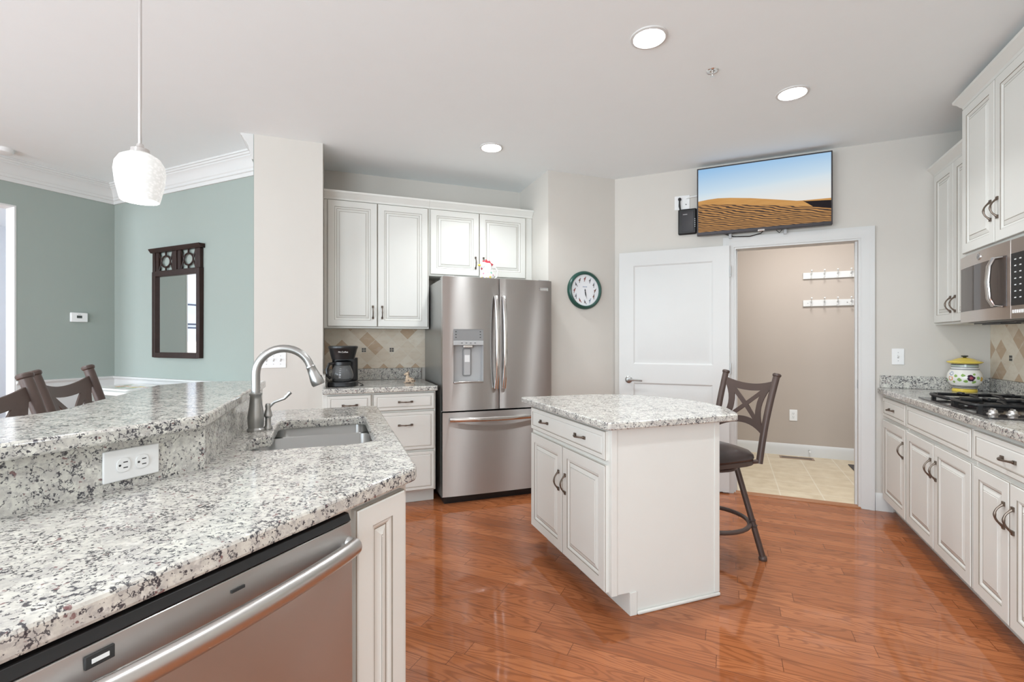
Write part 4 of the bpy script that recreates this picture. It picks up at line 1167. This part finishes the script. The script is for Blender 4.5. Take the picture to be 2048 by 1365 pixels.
def f_rip(t, u, v):
    vv = mth(t, 'POWER', mth(t, 'SUBTRACT', 1.12, v), 1.6)
    n = nd(t, 'ShaderNodeTexNoise', {'Vector': nd(t, 'ShaderNodeCombineXYZ', {0: mth(t, 'MULTIPLY', u, 3.2), 1: mth(t, 'MULTIPLY', v, 9)}).outputs[0], 'Scale': 1.4, 'Detail': 2}).outputs['Fac']
    ph = mth(t, 'ADD', mth(t, 'MULTIPLY', mth(t, 'POWER', mth(t, 'ADD', v, .12), .45), 240.0), mth(t, 'ADD', mth(t, 'MULTIPLY', u, 84.0), mth(t, 'MULTIPLY', n, 14)))
    s_ = mth(t, 'SINE', ph)
    c = mixc(t, step(t, s_, -.45, .25), (.075, .048, .036), (.50, .255, .090))
    return mixc(t, step(t, v, .36, .52), c, (.40, .205, .075))
scr = MB()
hor = [(0, .495), (.08, .51), (.16, .515), (.26, .50), (.42, .46), (.60, .40), (.76, .345), (.80, .34), (1, .335)]
mid = [(0, .445), (.15, .425), (.35, .375), (.55, .325), (.75, .27), (.875, .235), (1, .185)]
q = [U(u, v) for u, v in hor]+[U(1, 1), U(0, 1)]; scr.add(q, [list(range(len(q)))], 0)
dn = [(0, .495), (.08, .51), (.16, .515), (.26, .50), (.42, .46), (.60, .40), (.76, .345), (.80, .34), (.84, .285), (.875, .235)]
q = [U(u, v) for u, v in dn]+[U(u, v) for u, v in mid[:6][::-1]]; scr.add(q, [list(range(len(q)))[::-1]], 1)
q = [U(.80, .34), U(.84, .285), U(.875, .235), U(1, .185), U(1, .335)]; scr.add(q, [[4, 3, 2, 1, 0]], 2)
q = [U(.80, .34), U(1, .335), U(1, .305), U(.82, .325)]; scr.add([(a, b_-.0003, c) for a, b_, c in q], [[0, 1, 2, 3]], 1)
q = [U(u, v) for u, v in mid]+[U(1, 0), U(0, 0)]; scr.add(q, [list(range(len(q)))[::-1]], 3)
scr.build('screen', [screen_mat('screen_sky', f_sky), screen_mat('screen_dune', f_dune), screen_mat('screen_shade', lambda t, u, v: mixc(t, 0.0, (.018, .014, .016), (0, 0, 0))), screen_mat('screen_ripples', f_rip)], tv, smooth=0)
MB().box(-.025, .025, -.016, -.010, -th_/2-.006, -th_/2+.012).build('sensor_window', M['chrome'], tv, bev=.003)
MB().box(-.25, .25, .030, .071, -.12, .12).build('wall_bracket', M['black'], tv)
for x in (-.225, .17): MB().box(x-.010, x+.010, .03, .045, -th_/2-.035, -.10).build('bracket_strap', M['greyl'], tv)
q = MB().tube([(-.28, .036, -th_/2+.01), (-.20, .037, -th_/2-.022), (-.08, .038, -th_/2-.030), (.0, .038, -th_/2-.012), (.03, .038, -th_/2+.02)], .004, seg=6).tube([(.10, .038, -th_/2+.01), (.13, .038, -th_/2-.02), (.155, .038, -th_/2+.01)], .003, seg=6)
q.build('cable', M['black'], tv)
sb_ = thing('set_top_box', 'small black box mounted on the wall at the left side of the television', 'electronic box', (-.322, YW, 2.282), 0)
MB().box(-.075, .075, -.034, -.001, -.110, .110).build('case', M['black'], sb_, bev=.012)
MB().box(-.045, .05, -.036, -.034, -.09, .085).build('front_panel', plain('smoky_plastic', (.03, .03, .035), .2), sb_, bev=.003)
MB().box(-.035, .0, -.037, -.036, .058, .063).build('logo_bar', M['greyl'], sb_)
q = MB()
for i in range(5): q.box(.058, .064, -.0355, -.034, -.05+.016*i, -.044+.016*i)
q.build('indicator_light', M['white'], sb_)
op = thing('wall_outlet', 'white two-gang outlet plate with a black plug at the left side of the television', 'outlet', (-.366, YW, 2.455), 0)
MB().box(-.062, .062, -.006, 0, -.060, .060).build('cover_plate', M['white'], op, bev=.003)
MB().lathe([(0, .006), (.004, .006), (.004, .012), (0, .012)], c=(.032, 0, -.02), axis='y', seg=10).build('cable_jack', M['slot'], op)
pg = thing('power_plug', 'black plug and cord in the outlet plate beside the television', 'plug', (-.385, YW-.0065, 2.47), 0)
MB().lathe([(0, 0), (.014, 0), (.013, .02), (.006, .026), (0, .026)], c=(0, 0, .012), axis='y', seg=14).build('plug_head', M['black'], pg)
MB().tube([(0, -.020, .008), (0, -.024, -.02), (.0, -.022, -.05), (.006, -.016, -.085), (.02, -.010, -.092)], [.006, .007, .009, .006, .004], seg=8).build('cord', M['black'], pg)
MB().tube([(-.332, YW-.012, 2.487), (-.30, YW-.016, 2.492), (-.25, YW-.018, 2.494), (-.20, YW-.02, 2.49)], .006, seg=8).build('antenna_cable', M['white'], None)
tag(COL.objects['antenna_cable'], 'white cable running from the outlet plate behind the television', 'cable')

# ------------------------------------------------------------------ mudroom things
def coat_rack(z, label, drill=False):
    r = thing('coat_rack', label, 'coat rack', (.735, 6.029, z), 0, None)
    MB().box(0, .86, -.018, 0, -.034, .034).build('board', M['trim'], r, bev=.003)
    if drill:
        q = MB()
        for x in (.045, .40): q.lathe([(0, 0), (.006, 0), (.006, .001), (0, .001)], c=(x, -.018, 0), axis='y', seg=10)
        q.build('screw', M['nickel'], r)
    for i in range(7):
        x = .075+.118*i
        h = MB().box(x-.008, x+.008, -.022, -.018, -.022, .022)
        h.tube([(x, -.022, .010), (x, -.045, .016), (x, -.058, .045)], .0042, seg=8).ell((x, -.059, .050), (.010, .010, .010), seg=10, rg=8)
        h.tube([(x, -.022, -.010), (x, -.040, -.030), (x, -.056, -.036), (x, -.062, -.018)], .0042, seg=8).ell((x, -.062, -.016), (.006, .006, .006), seg=8, rg=6)
        h.build('hook', M['trim'], r)
    return r
coat_rack(1.965, 'upper white coat hook rail on the mudroom wall')
coat_rack(1.668, 'lower white coat hook rail with screw holes on the mudroom wall', True)
fv = thing('floor_register', 'brown metal floor vent in front of the mudroom baseboard', 'vent', (.662, 5.90, .004), 0)
MB().box(-.16, .16, -.055, .055, 0, .004).build('vent_frame', plain('tan_register', (.33, .22, .15), .4, .3), fv, bev=.002)
q = MB()
for i in range(22): q.box(-.135+.0128*i-.003, -.135+.0128*i+.003, -.035, .035, .004, .0048)
q.build('vent_slot', M['slot'], fv)
dm = MB().prism([(1.10, 5.10), (1.70, 5.10), (1.70, 5.80), (1.10, 5.80)], .0045, .012).build('doormat', M['mat'], bev=.003)
tag(dm, 'charcoal doormat on the mudroom tiles, half hidden by the door frame', 'mat')
ds = thing('door_stop', 'small white tipped door stop on the mudroom baseboard', 'door stop', (.79, 6.012, .075), 0)
MB().tube([(0, 0, 0), (0, -.06, 0)], .005, seg=8).build('spring', M['nickel'], ds)
MB().lathe([(0, .058), (.010, .058), (.010, .074), (0, .076)], axis='y', seg=12).build('rubber_tip', M['white'], ds)

# ------------------------------------------------------------------ ceiling things
def can(x, y, label):
    r = thing('recessed_light', label, 'ceiling light', (x, y, CH), 0, None)
    MB().lathe([(.072, 0), (.090, 0), (.088, -.005), (.076, -.008), (.072, -.004), (.072, 0)], seg=40, cap=False).build('trim_ring', M['trim'], r)
    MB().lathe([(0, -.004), (.073, -.004), (.073, -.001), (0, -.001)], seg=40).build('lens', M['can'], r)
    d = bpy.data.lights.new('ceiling_lamp_light', 'AREA'); d.shape = 'DISK'; d.size = .14; d.energy = CAN_W; d.spread = math.radians(120); d.color = (.94, .985, 1.01)
    o = bpy.data.objects.new('ceiling_lamp_light', d); COL.objects.link(o); o.parent = r; o.location = (0, 0, -.010)
    return r
can(*CANS[0], 'lit recessed ceiling light nearest the viewer, in front of the sprinkler head')
can(*CANS[1], 'lit recessed ceiling light in front of the television')
can(*CANS[2], 'lit recessed ceiling light in front of the refrigerator alcove')
spk = thing('sprinkler_head', 'small chrome fire sprinkler head in the ceiling between two recessed lights', 'sprinkler', (-.081, 2.825, CH), 0)
MB().lathe([(.0, 0), (.033, 0), (.030, -.004), (.016, -.006), (.010, -.004), (0, -.004)], seg=24).build('escutcheon', M['chrome'], spk)
MB().lathe([(.006, -.004), (.006, -.02), (.003, -.028), (.012, -.030), (.012, -.032), (0, -.032)], seg=12).build('deflector', M['chrome'], spk)
sd = MB().lathe([(0, 0), (.070, 0), (.070, -.012), (.062, -.030), (.040, -.036), (0, -.036)], seg=36).build('smoke_detector', M['white'], None)
sd.location = (-5.085, 1.70, CH); tag(sd, 'round white smoke detector on the ceiling at the left edge', 'smoke detector')

# pendant
pX = -1.47
u_ = (280-1024)/951; A_ = math.radians(24.5)
rx, ry = -math.sin(A_)+u_*math.cos(A_), math.cos(A_)+u_*math.sin(A_)
pY = pX/rx*ry
pd = thing('pendant_lamp', 'lit white glass pendant lamp on a thin rod above the bar', 'pendant lamp', (pX, pY, 0), 0)
MB().lathe([(0, CH), (.060, CH), (.058, CH-.012), (.02, CH-.024), (0, CH-.024)], seg=32).build('ceiling_canopy', M['chrome'], pd)
MB().tube([(0, 0, CH-.02), (0, 0, 1.790)], .0045, seg=10).build('rod', M['chrome'], pd)
MB().lathe([(0, 1.800), (.008, 1.800), (.010, 1.792), (.022, 1.786), (.024, 1.776), (.018, 1.770), (0, 1.770)], seg=20).build('shade_holder', M['chrome'], pd)
MB().lathe([(.012, 1.774), (.030, 1.772), (.046, 1.762), (.056, 1.744), (.0585, 1.724), (.055, 1.690), (.048, 1.658), (.0445, 1.644), (.042, 1.644), (.046, 1.660), (.053, 1.692), (.056, 1.724), (.053, 1.742), (.043, 1.759), (.012, 1.771), (.012, 1.774)], seg=40, cap=False).build('lamp_shade', M['shade'], pd)
d = bpy.data.lights.new('pendant_bulb_light', 'POINT'); d.energy = 3.0; d.shadow_soft_size = .02; d.color = (1, .97, .93)
o = bpy.data.objects.new('pendant_bulb_light', d); COL.objects.link(o); o.parent = pd; o.location = (0, 0, 1.655)

# ------------------------------------------------------------------ dining side
ts = thing('thermostat', 'small white thermostat with dark display on the left green wall', 'thermostat', (XG, 2.280, 1.473), 90)
MB().box(-.062, .062, -.026, 0, -.042, .042).build('case', M['white'], ts, bev=.006)
MB().box(-.020, .018, -.027, -.026, -.008, .016).build('display', plain('lcd', (.07, .08, .075), .3), ts)
MB().box(-.012, .010, -.0265, -.026, .025, .028).build('logo_bar', M['greyl'], ts)

mr = thing('wall_mirror', 'dark wood framed mirror with fretwork top on the sage green wall', 'mirror', (-4.345, YG-.002, 1.59), 0)
mw_, z0, z1, z2 = .665, -.475, .285, .452
q = MB()
fw = .045
q.box(-mw_/2, -mw_/2+fw, -.035, 0, z0, z1).box(mw_/2-fw, mw_/2, -.035, 0, z0, z1).box(-mw_/2+fw, mw_/2-fw, -.035, 0, z0, z0+fw).box(-mw_/2+fw, mw_/2-fw, -.035, 0, z1-fw, z1)
q.box(-mw_/2, -mw_/2+fw*.8, -.030, 0, z1, z2).box(mw_/2-fw*.8, mw_/2, -.030, 0, z1, z2).box(-.012, .012, -.030, 0, z1, z2)
q.build('frame', M['darkwood'], mr, bev=.004)
MB().prism_x([(0, z2), (-.034, z2), (-.050, z2+.022), (-.055, z2+.035), (0, z2+.035)], -mw_/2-.022, mw_/2+.022).build('cornice', M['darkwood'], mr, bev=.002)
MB().box(-mw_/2+fw, mw_/2-fw, -.012, -.006, z0+fw, z1-fw).build('mirror_glass', M['mirror'], mr)
q = MB(); zc_ = (z1+z2)/2; hz = (z2-z1)/2
for cx in (-.158, .158):
    q.tube([(cx+.062*math.cos(2*PI*k/28), -.015, zc_+.050*math.sin(2*PI*k/28)) for k in range(28)], .0075, seg=6, closed=True)
    for sx in (-1, 1): q.tube([(cx+sx*.062, -.015, zc_), (cx+sx*.10, -.015, zc_+hz)], .006, seg=6); q.tube([(cx+sx*.062, -.015, zc_), (cx+sx*.10, -.015, zc_-hz)], .006, seg=6)
    for sz in (-1, 1): q.box(cx-.006, cx+.006, -.020, -.010, zc_+sz*.050-.0, zc_+sz*hz) if sz > 0 else q.box(cx-.006, cx+.006, -.020, -.010, zc_-hz, zc_-.050)
    for sx in (-1, 1): q.box(cx+sx*.118-.022, cx+sx*.118+.022, -.022, -.008, zc_-hz, zc_+hz)
q.build('fretwork', M['darkwood'], mr)

sbd = thing('sideboard', 'dark wood sideboard with pale stone top under the mirror', 'sideboard', (-4.22, 2.52, 0), 0)
MB().box(-.67, .67, -.43, 0, .83, .862).build('stone_top', M['marble'], sbd, bev=.004)
MB().box(-.66, .66, -.415, -.01, .77, .83).build('apron', plain('grey_green_apron', (.24, .26, .23), .4), sbd)
MB().box(-.645, .645, -.40, -.015, .18, .77).build('body', M['darkwood'], sbd, bev=.003)
for sx in (-1, 1):
    for yy in (-.39, -.03):
        MB().box(sx*.63-.022, sx*.63+.022, yy-.022, yy+.022, 0, .18).build('leg', M['darkwood'], sbd)
    MB().box(sx*.32-.30, sx*.32+.30, -.412, -.40, .22, .74).build('door', M['darkwood'], sbd, bev=.003)
tm = painted('painted_tray', (.86, .85, .82), [((-.15, .02, .010), .062, (.80, .36, .08)), ((-.15, .02, .010), .026, (.35, .16, .06)), ((.04, .03, .010), .062, (.86, .60, .04)), ((.04, .03, .010), .024, (.45, .25, .05)),
    ((-.055, -.05, .010), .045, (.22, .45, .12)), ((-.22, .09, .010), .035, (.22, .45, .12)), ((.11, -.05, .010), .040, (.26, .48, .15)), ((.13, .09, .010), .030, (.24, .46, .14)), ((.17, .03, .010), .028, (.70, .08, .05)), ((.195, .07, .010), .024, (.70, .08, .05)), ((.215, .11, .010), .018, (.70, .08, .05))], .2)
tr = MB().prism(rounded([(-.27, -.17), (.27, -.17), (.27, .17), (-.27, .17)], .03), 0, .010)
o = tr.build('serving_tray', tm, None, bev=.004); o.location = (-4.56, 2.300, .8625)
q = MB().tube([(x, y, .011) for x, y in rounded([(-.265, -.165), (.265, -.165), (.265, .165), (-.265, .165)], .03)], .005, seg=8, closed=True)
q.build('tray_rim', M['marble'], o)
tag(o, 'white tray painted with sunflowers and peppers on the sideboard', 'tray')

# next room, reflected in the mirror: two pictures, a lamp on a table
def picture(z, y, w_, h_, label):
    r = thing('framed_picture', label, 'picture', (-8.499, y, z), 90)
    MB().box(-w_/2, w_/2, -.02, 0, -h_/2, h_/2).build('frame', plain('navy_frame', (.03, .04, .09), .4), r)
    MB().box(-w_/2+.025, w_/2-.025, -.022, -.02, -h_/2+.025, h_/2-.025).build('print', plain('pale_print', (.70, .74, .80), .3, var=.2, scale=5), r)
picture(1.72, -.05, .75, .36, 'wide framed print in the next room, the upper of two in the mirror')
picture(1.28, -.22, .60, .44, 'framed print in the next room, the lower of two in the mirror')
tb = thing('side_table', 'side table under the lamp in the next room, seen in the mirror', 'table', (-7.9, .30, 0))
MB().box(-.25, .25, -.25, .25, .66, .70).build('tabletop', M['darkwood'], tb)
for sx in (-1, 1):
    for sy in (-1, 1): MB().box(sx*.22-.02, sx*.22+.02, sy*.22-.02, sy*.22+.02, 0, .66).build('leg', M['darkwood'], tb)
lp = thing('table_lamp', 'lit table lamp in the next room, reflected in the mirror', 'lamp', (-7.9, .30, .7005))
MB().lathe([(0, 0), (.08, 0), (.08, .02), (.03, .05), (.07, .12), (.05, .20), (.012, .25), (.012, .30), (0, .30)], seg=24).build('base', M['yellow'], lp)
MB().lathe([(.19, .27), (.16, .36), (.12, .55), (.117, .55), (.157, .36), (.187, .27), (.19, .27)], seg=32, cap=False).build('lamp_shade', emit('lit_fabric_shade', (1, .93, .82), .9), lp)

# ------------------------------------------------------------------ groups of repeats
for pre, g in (('recessed_light', 'recessed ceiling lights'), ('swivel_stool', 'brown swivel stools'), ('base_cabinet', 'white base cabinets'), ('wall_cabinet', 'white wall cabinets'),
               ('coat_rack', 'coat hook rails in the mudroom'), ('framed_picture', 'framed prints in the next room'), ('wall_outlet', 'white wall outlets'), ('light_switch', 'white light switches'),
               ('tile_backsplash', 'travertine backsplashes')):
    for o in COL.objects:
        if o.parent is None and o.name.split('.')[0] == pre: o['group'] = g
